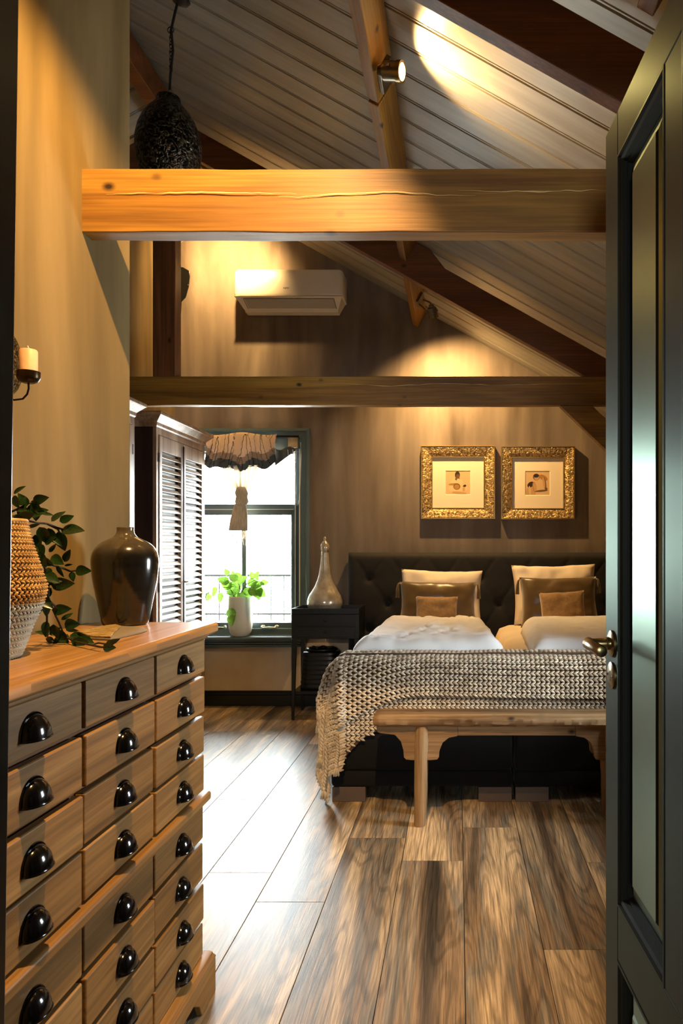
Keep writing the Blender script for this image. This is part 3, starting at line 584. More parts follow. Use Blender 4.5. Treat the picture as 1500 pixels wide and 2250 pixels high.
# ================================================================== open door
dl = Vector((.2995, 1.47, 0)); ddir = Vector((.0564, -1, 0)).normalized(); dout = Vector((-ddir.y*-1, 0, 0))
dn = Vector((ddir.y, -ddir.x, 0)).normalized()      # outward face normal, towards -X
if dn.x > 0: dn = -dn
DW, DT, DH = .775, .04, 2.086
fd = lambda u, v, h: dl+ddir*u+Vector((0, 0, v))+dn*h
dr = thing('door_1', (.335, .70, 0), 'open black-green panelled door on the right with brass lever handle', 'door', kind='structure')
def dbox(name, u0, u1, v0, v1, h0=-DT, h1=0, m=M_door, bev=.0025, par=None):
    return MB().hexa([fd(u0, v0, h0), fd(u1, v0, h0), fd(u1, v1, h0), fd(u0, v1, h0), fd(u0, v0, h1), fd(u1, v0, h1), fd(u1, v1, h1), fd(u0, v1, h1)]).build(name, m, par or dr, bevel=bev)
us = [(0, .087), (.351, .425), (.688, DW)]
dbox('stile', 0, .087, .012, DH); dbox('stile', .688, DW, .012, DH)
dbox('rail', .0875, .6875, 2.0, DH); dbox('rail', .0875, .6875, .469, .571); dbox('rail', .0875, .6875, .012, .15)
dbox('mullion', .351, .425, .572, 1.999); dbox('mullion', .351, .425, .151, .468)
for (u0, u1) in ((.087, .351), (.425, .688)):
    for (v0, v1) in ((.571, 2.0), (.15, .469)):
        p_ = MB().sweep(fd, u0, u1, v0, v1, [(0, -.02), (.012, -.02)]).sweep(fd, u0+.012, u1-.012, v0+.012, v1-.012, [(-.012, -.022), (.02, -.022), (.024, -.020), (.052, -.012), (.056, -.0085)], cap=True)
        pn_ = p_.build('panel', M_door, dr)
        MB().sweep(fd, u0, u1, v0, v1, [(.0005, -.002), (.001, .0012), (.006, .0015), (.008, -.005), (.012, -.002), (.018, -.005), (.022, -.014), (.026, -.012), (.030, -.021)]).build('moulding', M_door, pn_, smooth=False)
hx = .052; hz = 1.066; kz = 1.004
hn = MB().lathe([(0, 0), (.026, 0), (.026, .004), (.0225, .006), (0, .006)], fd(hx, hz, 0), 32, axis=dn).lathe([(.0125, .006), (.0125, .012), (.011, .014), (.0095, .05), (0, .05)], fd(hx, hz, 0), 20, axis=dn)
hd_ = hn.build('door_handle', M_brass, dr, smooth=True, ang=35)
MB().tube([fd(hx-.012, hz, .046), fd(hx-.008, hz, .046), fd(hx+.02, hz-.001, .046), fd(hx+.095, hz-.002, .046), fd(hx+.096, hz-.002, .046)], [.008, .0118, .0112, .0105, .0095], 20).build('lever', M_brass, hd_, smooth=True, ang=50)
es = MB().lathe([(0, 0), (.026, 0), (.026, .0035), (.0235, .005), (0, .005)], fd(hx, kz, 0), 32, axis=dn).build('escutcheon', M_brass, dr, smooth=True, ang=35)
dbox('keyhole', hx-.0028, hx+.0028, kz-.011, kz+.009, .004, .0054, M_line, 0, es)
for s_ in (-1, 1): MB().lathe([(0, 0), (.003, 0), (.002, .0015), (0, .002)], fd(hx+s_*.017, kz, .005), 8, axis=dn).build('screw', M_brass, es)
# ================================================================== chest of drawers
DY0, DY1 = 1.045, 2.035; FX = -.71
ch = thing('chest_of_drawers', (-.88, (DY0+DY1)/2, 0), 'honey pine apothecary chest of many drawers with black cup pulls', 'chest of drawers')
BXX = -1.0335
MB().box(BXX, FX-.022, DY0, DY1-.004, .10, 1.011).build('carcass', M_pine_dk, ch, bevel=.002)
mb = MB(); n = 50; rows = []
for i in range(n+1):
    y = DY0-.03+(2.072-DY0+.03)*i/n; j = lambda k: .0022*mnoise.noise((y*6, k*4.4, 1))
    rows.append([(BXX, y, 1.012), (-.686+j(1)-.006, y, 1.012), (-.683+j(2), y, 1.018), (-.683+j(3), y, 1.036+j(4)*.5), (-.688+j(5), y, 1.0425), (BXX, y, 1.0425)])
MB().grid(rows, closed_u=True, cap=True).build('top', M_pinetop, ch, bevel=.002)
MB().box(-1.03, -.703, DY0-.012, DY1+.012, 1.001, 1.0115).build('top_moulding', M_pine, ch, bevel=.003)
MB().box(-1.03, -.693, DY0-.012, DY1+.012, .5455, .572).build('middle_moulding', M_pine, ch, bevel=.008, seg=3)
pl = MB()
arch = [(DY0-.02, 0), (DY0+.09, 0), (DY0+.11, .035), (DY0+.15, .06), (DY1-.15, .06), (DY1-.11, .035), (DY1-.09, 0), (DY1+.02, 0), (DY1+.02, .098), (DY0-.02, .098)]
pl.prism(arch, lambda u, v, t: (t, u, v), -.70, -.684)
pl.build('plinth', M_pine, ch, bevel=.003)
MB().box(-1.03, -.7005, DY1-.0, DY1+.018, 0, .098).build('plinth_side', M_pine, ch, bevel=.003); MB().box(-1.03, -.7005, DY0-.018, DY0, 0, .098).build('plinth_side', M_pine, ch, bevel=.003)
rows = []
MB().prism([(-1.03, .0985), (-.683, .0985), (-.684, .104), (-.692, .108), (-.692, .112), (-.703, .116), (-1.03, .116)], lambda u, v, t: (u, t, v), DY0-.02, DY1+.02).build('plinth_moulding', M_pine, ch, bevel=.002)
colb = [(1.051, 1.374), (1.384, 1.700), (1.708, 2.031)]
tops = [1.0, .8955, .7845, .678, .5425, .431, .3165, .207]; hts = [.0925, .0995, .0995, .1005, .1, .102, .1, .0905]
rd = random.Random(11); dmesh = {}; pullmesh = None
def cup():
    mb = MB(); rows = []; R_, H, D_ = .0355, .040, .025; n = 16
    for i in range(9):                          # quarter shell, open underneath
        b_ = math.pi/2*i/8
        rows.append([(D_*math.sin(math.pi*k/n)**.8*math.sin(b_), R_*math.cos(math.pi*k/n), H*math.sin(math.pi*k/n)**.85*math.cos(b_)-.012) for k in range(n+1)])
    mb.grid(rows)
    fl2 = [(0, (R_+.004)*math.cos(math.pi*k/n), (H+.004)*math.sin(math.pi*k/n)**.85-.0125) for k in range(n+1)]; fl3 = [(.0025, (R_+.003)*math.cos(math.pi*k/n), (H+.003)*math.sin(math.pi*k/n)**.85-.0125) for k in range(n+1)]
    mb.grid([fl2, fl3, rows[0]])
    mb.tube([(D_*math.sin(math.pi*k/n)**.8, R_*math.cos(math.pi*k/n), -.012) for k in range(n+1)], .002, 6)
    return mb
for ci, (y0, y1) in enumerate(colb):
    for ri, (zt, h_) in enumerate(zip(tops, hts)):
        g = rd.uniform(-.002, .0035); cy = (y0+y1)/2; cz0 = zt-h_
        key = (ci, round(h_, 4))
        if key not in dmesh:
            o = MB().box(FX-.02, FX, y0, y1, cz0, zt).build('drawer', M_pine, ch, bevel=.0045); dmesh[key] = (o, cz0); o.location = (g, 0, 0)
        else:
            src, z0 = dmesh[key]; o = clone(src, ch, (g, 0, cz0-z0), link_children=False)
        if pullmesh is None:
            q = cup().build('cup_pull', M_black, ch, smooth=True, ang=60, ); pullmesh = q.data
            me = pullmesh; b = BASE[ch.name]; me.transform(Matrix.Translation(b)); q.parent = o
        else:
            q = bpy.data.objects.new('cup_pull', pullmesh); C.objects.link(q); q.parent = o
        q.location = Vector((FX+.0003, cy, cz0+h_*.5-.006))-BASE[ch.name]-Vector((0, 0, o.location.z))
        q['label'] = 'glossy black cup pull'
# ------------------------------------------------------------------ vase
k = 2.005/F/4.167; vp = [(0, 0), (185, 0), (195, 8), (207, 60), (222, 145), (240, 245), (262, 345), (279, 450), (287, 560), (286, 600), (277, 652), (250, 710), (197, 755), (148, 777), (105, 798), (83, 820), (74, 845), (73, 872), (76, 884), (72, 890), (60, 888), (58, 840), (0, 830)]
vz = 1.0428; vc = ((277-VX)*2.005/F, 2.000, vz)
va = thing('vase', vc, 'tall dark glazed ceramic bottle vase on the chest of drawers', 'vase')
MB().lathe([(r*k, z*k) for r, z in vp[:15]], vc, 48, cap=False).build('body', M_glaze, va, smooth=True, sub=1)
MB().lathe([(r*k, z*k) for r, z in vp[14:]], vc, 48, cap=False).build('neck', M_glaze, va, smooth=True, sub=1)
# ------------------------------------------------------------------ basket with vine
bc_ = Vector((-.921, 1.375, 1.0428))
bk = thing('seagrass_basket', tuple(bc_), 'woven belly basket, natural above and white below, by the door jamb', 'basket')
bp = [(.0, .080), (.02, .088), (.06, .101), (.10, .118), (.125, .124), (.138, .125), (.155, .119), (.18, .112), (.22, .100), (.255, .092), (.263, .090)]
def br_(z):
    for (z0, r0), (z1, r1) in zip(bp, bp[1:]):
        if z0 <= z <= z1: return r0+(r1-r0)*(z-z0)/(z1-z0)
    return bp[-1][1]
for nm, za, zb, m_ in (('white_weave', .004, .108, M_seagw), ('natural_weave', .108, .262, M_seag)):
    mb = MB(); z = za; row = 0
    while z < zb:
        r = br_(z); nn = 72
        for i in range(nn):
            a = 2*math.pi*(i+.5*(row % 2))/nn; c = bc_+Vector((math.cos(a)*r, math.sin(a)*r, z)); tg = Vector((-math.sin(a), math.cos(a), 0)); no_ = Vector((math.cos(a), math.sin(a), 0)); up = Vector((0, 0, 1))
            d1 = (tg*.9+up*(.55 if row % 2 else -.55)).normalized(); d2 = no_.cross(d1).normalized(); L_ = .0088; W_ = .0034
            mb.add([c-d1*L_-no_*.002, c+d2*W_+no_*.001, c+d1*L_-no_*.002, c-d2*W_+no_*.001, c+no_*.0036], [(0, 1, 4), (1, 2, 4), (2, 3, 4), (3, 0, 4)])
        z += .0062; row += 1
    o = mb.build(nm, m_, bk); o['kind'] = 'stuff'
MB().lathe([(0, .001)]+[(r-.002, z+.001) for z, r in bp]+[(.085, .262), (.085, .2), (0, .19)], bc_, 40, cap=False).build('lining', M_bask, bk, smooth=True)
MB().tube([bc_+Vector((.09*math.cos(a), .09*math.sin(a), .262)) for a in [k_*math.pi/18 for k_ in range(37)]], .0045, 6).build('rim', M_seag, bk, smooth=True)
# leaves
def leaf_mesh(name, mat_, wd=.33):
    mb = MB(); rows = []
    for i in range(9):
        t_ = i/8; w_ = wd*math.sin(math.pi*t_**.8)**.8*(1-.25*t_)+.004; drp = -.16*t_*t_; f = .22*w_
        rows.append([(t_, -w_, drp+f*.9), (t_, -w_*.55, drp+f*.35), (t_, 0, drp), (t_, w_*.55, drp+f*.35), (t_, w_, drp+f*.9)])
    mb.grid(rows); me = bpy.data.meshes.new(name); me.from_pydata([tuple(v) for v in mb.v], [], mb.f); me.materials.append(mat_)
    me.polygons.foreach_set('use_smooth', [True]*len(me.polygons)); return me
def put_leaf(parent, me, base, direction, normal, length, name='leaf'):
    o = bpy.data.objects.new(name, me); C.objects.link(o); o.parent = parent
    x = Vector(direction).normalized(); z = Vector(normal); z = (z-x*z.dot(x)).normalized(); y = z.cross(x)
    M_ = Matrix((x, y, z)).transposed().to_4x4(); M_.translation = Vector(base)-BASE[parent.name]; o.matrix_local = M_ @ Matrix.Scale(length, 4); return o
lm = leaf_mesh('vine_leaf', M_leaf); lmn = leaf_mesh('vine_leaf_narrow', M_leaf, .2)
q1 = lambda x, y: (x/4.167, 1050+y/4.167)
vn = thing('trailing_vine', tuple(bc_+Vector((.05, .05, .2))), 'artificial dark green vine spilling from the basket onto the chest top', 'vine')
def vd(x, y):
    px, py = q1(x, y); d = 1.44+.0004*max(0, x-200)*.6
    if py > 1330: d = 1.52+(py-1330)*.0016
    dm = (CH-1.052)*F/max(1, py-VY) if py > VY+5 else 9
    return min(d, dm)
def V(x, y): px, py = q1(x, y); return P(px, py, vd(x, y))
stems = [[(60, 330), (150, 290), (270, 230), (330, 225)], [(120, 380), (240, 390), (340, 412), (430, 420), (520, 455), (570, 470)], [(430, 420), (530, 470), (545, 500)],
 [(200, 400), (270, 500), (330, 690), (400, 800), (445, 930), (440, 1080), (490, 1220), (560, 1370), (590, 1450), (690, 1500), (830, 1530), (930, 1550), (1010, 1550)],
 [(330, 690), (400, 770), (500, 805), (580, 830), (640, 855), (700, 848)], [(445, 930), (420, 1100), (430, 1250), (430, 1340)], [(560, 1370), (480, 1380), (430, 1450), (480, 1500)], [(830, 1530), (900, 1510), (970, 1520), (1060, 1505)], [(440, 1110), (500, 1170), (520, 1230)]]
mb = MB()
for st in stems: mb.tube([V(*p) for p in st], .0022, 6)
mb.build('stem', M_stem, vn, smooth=True)
rl = random.Random(4)
leaves = [(125,145,32,115,1),(125,165,-60,110,0),(185,255,70,80,0),(300,220,15,135,0),(285,215,-40,120,0),(275,330,75,110,0),(255,340,20,140,0),(380,325,-5,85,1),(470,400,48,120,0),(545,400,25,105,0),(560,480,4,170,0),(535,490,-82,155,0),(360,450,-70,140,0),(440,460,-75,120,0),(260,450,15,80,1),(450,680,45,85,1),(470,720,-25,130,0),(590,770,68,100,0),(590,805,15,55,1),(690,848,0,130,0),(655,860,-75,75,0),(465,975,2,165,0),(440,820,-80,150,0),(520,800,-65,100,1),(370,600,-85,150,0),(320,520,-75,110,0),(330,680,-60,130,0),(390,880,-20,150,0),(470,1010,-130,120,0),(440,1120,-110,140,0),(480,1220,10,140,0),(560,1300,35,90,1),(400,1160,-125,160,0),(430,1310,-95,120,0),(490,1340,-90,120,0),(590,1340,2,140,0),(600,1385,-10,90,1),(440,1430,165,100,1),(620,1430,-100,160,0),(640,1440,-40,140,0),(690,1450,-5,110,0),(730,1470,-55,110,0),(500,1490,175,90,0),(940,1550,0,105,0),(970,1525,20,120,1),(800,1490,-35,80,1),(560,1470,-120,100,0),(230,380,160,110,0),(120,370,-10,110,0),(330,270,-100,110,0),(150,300,5,90,1),(260,520,-100,90,0),(420,920,-160,100,0),(330,780,-150,90,0),(380,1000,-140,110,0),(300,620,-70,120,0),(350,740,-30,110,0),(410,600,30,110,0),(300,330,170,130,0),(200,360,10,120,0),(160,340,60,110,0),(330,860,-100,120,0),(400,960,10,120,0),(370,1110,-30,120,0),(520,1400,-60,130,0),(560,1420,160,120,0),(650,1500,-20,120,0),(480,540,-40,100,1),(250,260,110,110,0)]
for (x, y, an, ln, nar) in leaves:
    b = V(x, y); s_ = b.y/F/4.167; a = math.radians(an); dv = Vector((math.cos(a), rl.uniform(-.5, .35), math.sin(a)))
    L_ = ln*s_*1.25
    tip = b+dv.normalized()*L_
    if tip.z < 1.047: dv.z += (1.049-tip.z)/L_; b.z = max(b.z, 1.05)
    tip = b+dv.normalized()*L_
    if tip.x < -1.035: dv.x += (-1.033-tip.x)/L_
    put_leaf(vn, lmn if nar else lm, b, dv, Vector((rl.uniform(-.5, .6), -1, rl.uniform(-.1, .9))), L_)
# booklet
bo = thing('booklet', (-.83, 1.80, 1.0428), 'thin brown booklet with a curved edge lying between the vine and the vase', 'booklet')
def T(x, y): px, py = q1(x, y); d = (CH-1.0432)*F/(py-VY); return ((px-VX)*d/F, d)
pts = [T(700, 1440), T(820, 1482), T(1010, 1490), T(1180, 1450), T(1300, 1422), T(1345, 1405), T(1300, 1385), T(1180, 1372), T(1060, 1368), T(880, 1390)]
MB().prism(pts, lambda u, v, t: (u, v, t), 1.0432, 1.0475).build('lower_cover', M_bookb, bo, bevel=.001)
cxx = sum(p[0] for p in pts)/10; cyy = sum(p[1] for p in pts)/10
MB().prism([(cxx+(u-cxx)*.96, cyy+(v-cyy)*.96) for u, v in pts[:3]+[T(1045, 1440), T(1110, 1385)]+pts[8:]], lambda u, v, t: (u, v, t), 1.0476, 1.0525).build('upper_cover', M_booka, bo, bevel=.0015)
# ------------------------------------------------------------------ wall sconce with candle
scn = thing('candle_sconce', (-1.05, 1.67, 1.60), 'round pierced metal wall sconce holding a candle, above the basket', 'sconce')
M_disc = nmat('pierced_bronze', [(.44,'#0f0c09'),(.5,'#2b2216'),(.58,'#8a6a34')], ns=70, detail=1, distort=3, rough=.4, metal=.8, bump=.8, bdist=.006)
MB().lathe([(0, .014), (.03, .013), (.06, .009), (.078, .002), (.08, 0)], (-1.0495, 1.675, 1.687), 36, axis=(1, 0, 0)).build('disc', M_disc, scn, smooth=True)
cnx, cny = -.972, 1.645; cz1 = CH+(VY-842)*cny/F
MB().lathe([(0, 0), (.012, .0), (.021, .005), (.0245, .013), (.0245, .026), (.022, .027), (.021, .012), (0, .010)], (cnx, cny, cz1), 28, cap=False).build('cup', M_brass if False else nmat('bronze_cup', '#3a2c18', rough=.3, metal=.8), scn, smooth=True, ang=50)
MB().tube([(cnx, cny, cz1+.002), (cnx, cny+.001, cz1-.012), (cnx-.006, cny+.005, cz1-.024), (cnx-.02, cny+.012, cz1-.033), (cnx-.045, cny+.02, cz1-.034), (-1.045, 1.675, cz1-.022), (-1.046, 1.675, 1.64)], .0022, 8).build('arm', M_iron, scn, smooth=True)
cdl = thing('candle', (cnx, cny, cz1+.0105), 'short peach pillar candle in the wall sconce', 'candle')
MB().lathe([(0, 0), (.0188, 0), (.0188, .062), (.017, .065), (.008, .063), (0, .0625)], (cnx, cny, cz1+.0105), 28, cap=False).build('wax', M_wax, cdl, smooth=True, ang=50)
MB().tube([(cnx, cny, cz1+.07), (cnx+.001, cny, cz1+.078), (cnx-.002, cny, cz1+.085)], .001, 5).build('wick', M_winw, cdl)
# ================================================================== wardrobes
def wardrobe(y0, y1, label):
    X1 = -1.95; X0 = XL+.004; Wt = 2.045
    t = thing('wardrobe', ((X0+X1)/2, (y0+y1)/2, 0), label, 'wardrobe', 'louvred wardrobes')
    MB().box(X0, X1-.022, y0, y1, .06, Wt).build('carcass', M_wards, t, bevel=.003)
    MB().box(X0, X1-.004, y0-.006, y1+.006, 0, .06).build('base', M_wards, t, bevel=.003)
    mb = MB(); mb.box(X1-.022, X1, y0, y0+.035, .06, Wt).box(X1-.022, X1, y1-.035, y1, .06, Wt).box(X1-.022, X1, y0+.035, y1-.035, Wt-.045, Wt).box(X1-.022, X1, y0+.035, y1-.035, .06, .10)
    mb.build('face_frame', M_ward, t, bevel=.002)
    rows = []
    for ov, z in ((0, Wt+.0005), (.006, Wt+.01), (.008, Wt+.03), (.022, Wt+.045), (.045, Wt+.068), (.052, Wt+.072), (.052, Wt+.088), (.046, Wt+.094)):
        rows.append([(X0, y0-ov, z), (X1+ov, y0-ov, z), (X1+ov, y1+ov, z), (X0, y1+ov, z)])
    MB().grid(rows, closed_u=True, cap=True).build('crown', M_ward, t)
    ym = (y0+y1)/2; slat = None
    for (a, b) in ((y0+.038, ym-.002), (ym+.002, y1-.038)):
        st = .042; z0, z1 = .104, Wt-.05
        mb = MB().box(X1-.018, X1+.006, a, a+st, z0, z1).box(X1-.018, X1+.006, b-st, b, z0, z1).box(X1-.018, X1+.006, a+st, b-st, z1-.10, z1).box(X1-.018, X1+.006, a+st, b-st, z0, z0+.09)
        dd = mb.build('louvred_door', M_ward, t, bevel=.002)
        z = z0+.115
        while z < z1-.115:
            if slat is None:
                slat = MB().hexa([(X1+.003, a+st-.002, z-.014), (X1+.003, b-st+.002, z-.014), (X1-.016, b-st+.002, z+.010), (X1-.016, a+st-.002, z+.010), (X1+.007, a+st-.002, z-.010), (X1+.007, b-st+.002, z-.010), (X1-.012, b-st+.002, z+.014), (X1-.012, a+st-.002, z+.014)]).build('slat', M_slat, dd); z00 = z; a00 = a
            else: clone(slat, dd, (0, a-a00, z-z00))
            z += .0445
        hy = a-.001 if a < ym-.1 else b+.001
        for hz_ in (.35, 1.0, 1.85): MB().box(X1+.001, X1+.008, hy-.005, hy+.005, hz_-.03, hz_+.03).build('hinge', M_iron, dd)
    MB().tube([(X1+.012, ym-.012, .3), (X1+.012, ym-.012, Wt-.07)], .005, 8).build('latch_rod', M_iron, t, smooth=True)
    MB().tube([(X1+.008, ym-.012, 1.02), (X1+.03, ym-.012, 1.02), (X1+.036, ym+.02, 1.022), (X1+.034, ym+.075, 1.024)], [.008, .007, .006, .004], 8).build('latch_handle', M_pewter, t, smooth=True)
wardrobe(4.70, 5.60, 'louvred limed-wood wardrobe next to the window')
wardrobe(3.42, 4.385, 'louvred wardrobe nearer the partition wall, mostly hidden behind it')
# ================================================================== curtain
CD = 5.70
va_ = thing('scarf_valance', tuple(P(530, 1034, CD)), 'bunched peach, taupe and slate linen valance over the top of the window', 'valance')
NU, NV = 72, 22
def vpt(u, v, dd=0):
    xt = 448+(608-448)*u; yt = 953+3*math.sin(u*9)
    yb = 1020+12*math.sin(math.pi*min(1, u*1.02))**.8+3*math.sin(u*17)
    # gathers fan from the upper middle
    ce_ = 500+75*u; x = xt*(.35+.65*v**.6)+(ce_)*(1-(.35+.65*v**.6)) if False else xt+ (530-xt)*.06*math.sin(math.pi*v)
    y = yt+(yb-yt)*v
    fold = math.sin((u-.5)*34*(1-.25*v)+1.2*math.sin(u*5))
    puff = .05*math.sin(math.pi*min(1, v*.95))**.7
    dep = CD-puff*(.7+.3*math.cos(math.pi*(u-.5)))-.014*fold*(.3+.7*v)*(1.2-.5*v)
    return P(x, y+2.2*fold*v, dep+dd)
mb = MB(); rows = [[vpt(i/NU, j/NV) for i in range(NU+1)] for j in range(NV+1)]
for j in range(NV):
    for i in range(NU):
        u = i/NU; v = (j+.5)/NV; b1 = .50+.16*math.sin(math.pi*u)-.10*abs(math.sin((u-.5)*8)); b2 = b1+.24-.05*math.sin(math.pi*u)
        mb.add([rows[j][i], rows[j][i+1], rows[j+1][i+1], rows[j+1][i]], [(0, 1, 2, 3)], 0 if v < b1 else (1 if v < b2 else 2))
o = mb.build('cloth', M_curt, va_, smooth=True); bmx = bmesh.new(); bmx.from_mesh(o.data); bmesh.ops.remove_doubles(bmx, verts=bmx.verts, dist=1e-5); bmx.to_mesh(o.data); bmx.free(); m_ = o.modifiers.new('thick', 'SOLIDIFY'); m_.thickness = .002
rows = [[P(604+(652-604)*u, (985+4*math.sin(u*7))*(1-v)+(1024-(1024-988)*u)*v, CD+.02-.012*math.sin(u*14)) for u in [i/16 for i in range(17)]] for v in [j/5 for j in range(6)]]
o = MB().grid(rows).build('corner_flap', M_curt[2], va_, smooth=True); o.modifiers.new('thick', 'SOLIDIFY').thickness = .002
mb = MB()
for (a, b) in ((632, 1018), (643, 1019), (650, 1016)): mb.tube([P(a, 988, CD), P(a+1, b-15, CD), P(a, b, CD)], .003, 5)
mb.build('fringe', M_winw, va_)
MB().box(P(470, 950, 5.72).x, P(655, 950, 5.72).x, 5.735, 5.75, 2.135, 2.15).build('rod', M_iron, va_)
kt = thing('knotted_scarf', tuple(P(527, 1210, CD-.02)), 'knotted oat linen scarf with fringe hanging from the valance', 'scarf')
for (ax_, aw, bx_) in ((490, 4, 523), (502, 4, 525), (520, 8, 527), (534, 8, 531), (548, 5, 536), (562, 4, 538)):
    n = 12; top_ = []; 
    rows = []
    for i in range(n+1):
        t_ = i/n; x = ax_+(bx_-ax_)*t_**1.2; y = 1022+56*t_; w_ = aw*(1-.3*t_)
        rows.append([P(x-w_, y, CD-.02), P(x, y, CD-.028), P(x+w_, y, CD-.02), P(x, y, CD-.012)])
    MB().grid(rows, closed_u=True, cap=True).build('strand', M_sheer, kt, smooth=True)
kc = lambda y: 529+2*math.sin((y-1070)*.05)
def loft(name, ys, ws, dep, m_, cx=kc, folds=0, par=kt):
    rows = []
    for y, w_ in zip(ys, ws):
        r = []
        for k_ in range(24):
            a = 2*math.pi*k_/24; rr = w_*(1+folds*math.sin(a*5+y*.02))
            r.append(P(cx(y)+rr*math.cos(a), y, CD-.025+dep*w_/12*math.sin(a)))
        rows.append(r)
    return MB().grid(rows, closed_u=True, cap=True).build(name, m_, par, smooth=True)
loft('knot', [1070, 1076, 1084, 1091, 1097, 1104, 1110], [8, 12, 14, 12, 13, 14.5, 9], .03, M_scarf, folds=.12)
loft('tail', [1106, 1112, 1125, 1140, 1155, 1166], [10, 12, 15, 17.5, 18.5, 19], .022, M_scarf, cx=lambda y: 528-.06*(y-1106), folds=.2)
mb = MB(); rf = random.Random(2)
for i in range(26):
    x = 507+i*1.45; y0 = 1164+rf.uniform(-3, 3); y1 = y0+rf.uniform(16, 38)
    mb.tube([P(x, y0, CD-.03), P(x+rf.uniform(-1, 1), (y0+y1)/2, CD-.03+rf.uniform(-.01, .01)), P(x+rf.uniform(-3, 3), y1, CD-.03)], .0022, 4)
o = mb.build('fringe', M_sheer, kt); o['kind'] = 'stuff'
# ------------------------------------------------------------------ potted plant on the sill
pp = (P(527, 1397, 5.70).x, 5.715, .5685); k = 5.7/F
pt = thing('plant_pot', pp, 'tall rounded pale ceramic pot on the window sill', 'plant pot')
MB().lathe([(0, 0), (.055, 0), (.068, .006), (.082, .03), (.090, .07), (.0935, .13), (.094, .22), (.0925, .305), (.090, .313), (.085, .312), (.084, .29), (.084, .282)], pp, 40, cap=False).build('pot_body', M_pot, pt, smooth=True)
MB().lathe([(0, .286), (.05, .288), (.0835, .283)], pp, 24, cap=False).build('soil', M_soil, pt)
gp = thing('leafy_plant', (pp[0], pp[1], .855), 'bright green heart-leaved plant growing in the pot on the sill', 'plant')
lg = leaf_mesh('heart_leaf', M_leafl, .42)
q8 = lambda x, y: (440+x*.14667, 1220+y*.14667)
rl = random.Random(8)
gl = [(260,480,230,130),(150,580,250,80),(330,560,-115,120),(480,470,165,140),(560,420,40,120),(620,430,-150,200),(530,560,-60,110),(500,500,-100,120),(640,540,-95,140),(660,500,-40,120),(690,620,-110,120),(620,640,-75,110),(760,480,20,160),(800,440,-60,180),(850,510,-40,120),(830,370,70,110),(800,360,110,90),(900,420,10,90),(420,300,110,80),(500,340,100,80),(610,330,140,80),(430,420,150,130),(700,420,10,120),(420,800,-60,130),(460,890,-80,120),(560,380,150,120),(720,520,-20,140),(880,480,-100,100)]
mb = MB(); root = Vector((pp[0], pp[1], .85))
for (x, y, an, ln) in gl:
    px, py = q8(x, y); b = P(px, py, 5.715+rl.uniform(-.08, .05)) if y < 700 else P(px, py, 5.60); a = math.radians(an)
    dv = Vector((math.cos(a), rl.uniform(-.5, .2), math.sin(a))); put_leaf(gp, lg, b, dv, Vector((rl.uniform(-.5, .5), -1, rl.uniform(.1, .9))), ln*.14667*5.7/F*1.45)
    if y < 700: mb.tube([root+Vector((rl.uniform(-.03, .03), rl.uniform(-.03, .03), 0)), root.lerp(b, .5)+Vector((0, 0, .05)), b], .0025, 5)
mb.tube([root, P(490, 1300, 5.61), P(499, 1340, 5.60), P(505, 1352, 5.60)], .002, 5)
mb.build('stem', M_stemg, gp, smooth=True)
# ================================================================== nightstand
ny0, ny1 = 5.32, 5.665; nx0, nx1 = -1.217, -.722
ns_ = thing('nightstand', ((nx0+nx1)/2, 5.5, 0), 'black tray-top nightstand on slim tapered legs beside the bed', 'nightstand')
MB().box(nx0, nx1, ny0, ny1, .593, .775).build('box', M_blk, ns_, bevel=.003)
mb = MB().box(nx0, nx1, ny0, ny0+.014, .7755, .816).box(nx0, nx1, ny1-.014, ny1, .7755, .816).box(nx0, nx0+.014, ny0+.014, ny1-.014, .7755, .816).box(nx1-.014, nx1, ny0+.014, ny1-.014, .7755, .816)
mb.build('tray_rim', M_blk, ns_, bevel=.002)
for zz in (.605, .69):
    df = MB().box(nx0+.03, nx1-.03, ny0-.006, ny0-.0005, zz, zz+.078).build('drawer', M_blk, ns_, bevel=.002)
    MB().lathe([(0, 0), (.008, 0), (.010, .008), (.006, .016), (0, .016)], ((nx0+nx1)/2, ny0-.006, zz+.039), 14, axis=(0, -1, 0)).build('knob', M_blk, df, smooth=True)
for (x, sx) in ((nx0, 1), (nx1, -1)):
    for (y, sy) in ((ny0, 1), (ny1, -1)):
        a = .035; b = .018
        MB().hexa([(x, y, 0), (x+sx*b, y, 0), (x+sx*b, y+sy*b, 0), (x, y+sy*b, 0), (x, y, .5925), (x+sx*a, y, .5925), (x+sx*a, y+sy*a, .5925), (x, y+sy*a, .5925)]).build('leg', M_blk, ns_, bevel=.002)
MB().box(nx0+.004, nx1-.004, ny0+.02, ny1-.004, .185, .205).build('shelf', M_blk, ns_, bevel=.002)
MB().tube([(nx0-.001, ny0+.05, .765), (nx0-.012, ny0+.05, .765)], .006, 8).build('side_knob', M_pewter, ns_)
# mercury glass bottle
k = 5.51/F/5.355; bt = (P(713.5, 1337, 5.51).x, 5.51, .776)
gb = thing('glass_bottle', bt, 'mottled silvery mercury-glass teardrop bottle on the nightstand', 'bottle')
pf_ = [(0, 0), (155, 0), (172, 12), (195, 50), (208, 95), (205, 130), (188, 180), (155, 230), (120, 285), (92, 345), (72, 410), (60, 480), (50, 560), (44, 630), (42, 655)]
MB().lathe([(r*k, z*k*1.07) for r, z in pf_], bt, 48, cap=False).build('body', M_merc, gb, smooth=True)
MB().lathe([(42, 655), (46, 665), (54, 690), (56, 715), (48, 745), (30, 770), (16, 785), (13, 795), (18, 808), (12, 825), (0, 832)] and [(r*k, z*k*1.07) for r, z in [(40, 655), (46, 665), (54, 690), (56, 715), (48, 745), (30, 768), (14, 782), (12, 792), (18, 806), (12, 820), (0, 828)]], bt, 32, cap=False).build('stopper', M_merc, gb, smooth=True)
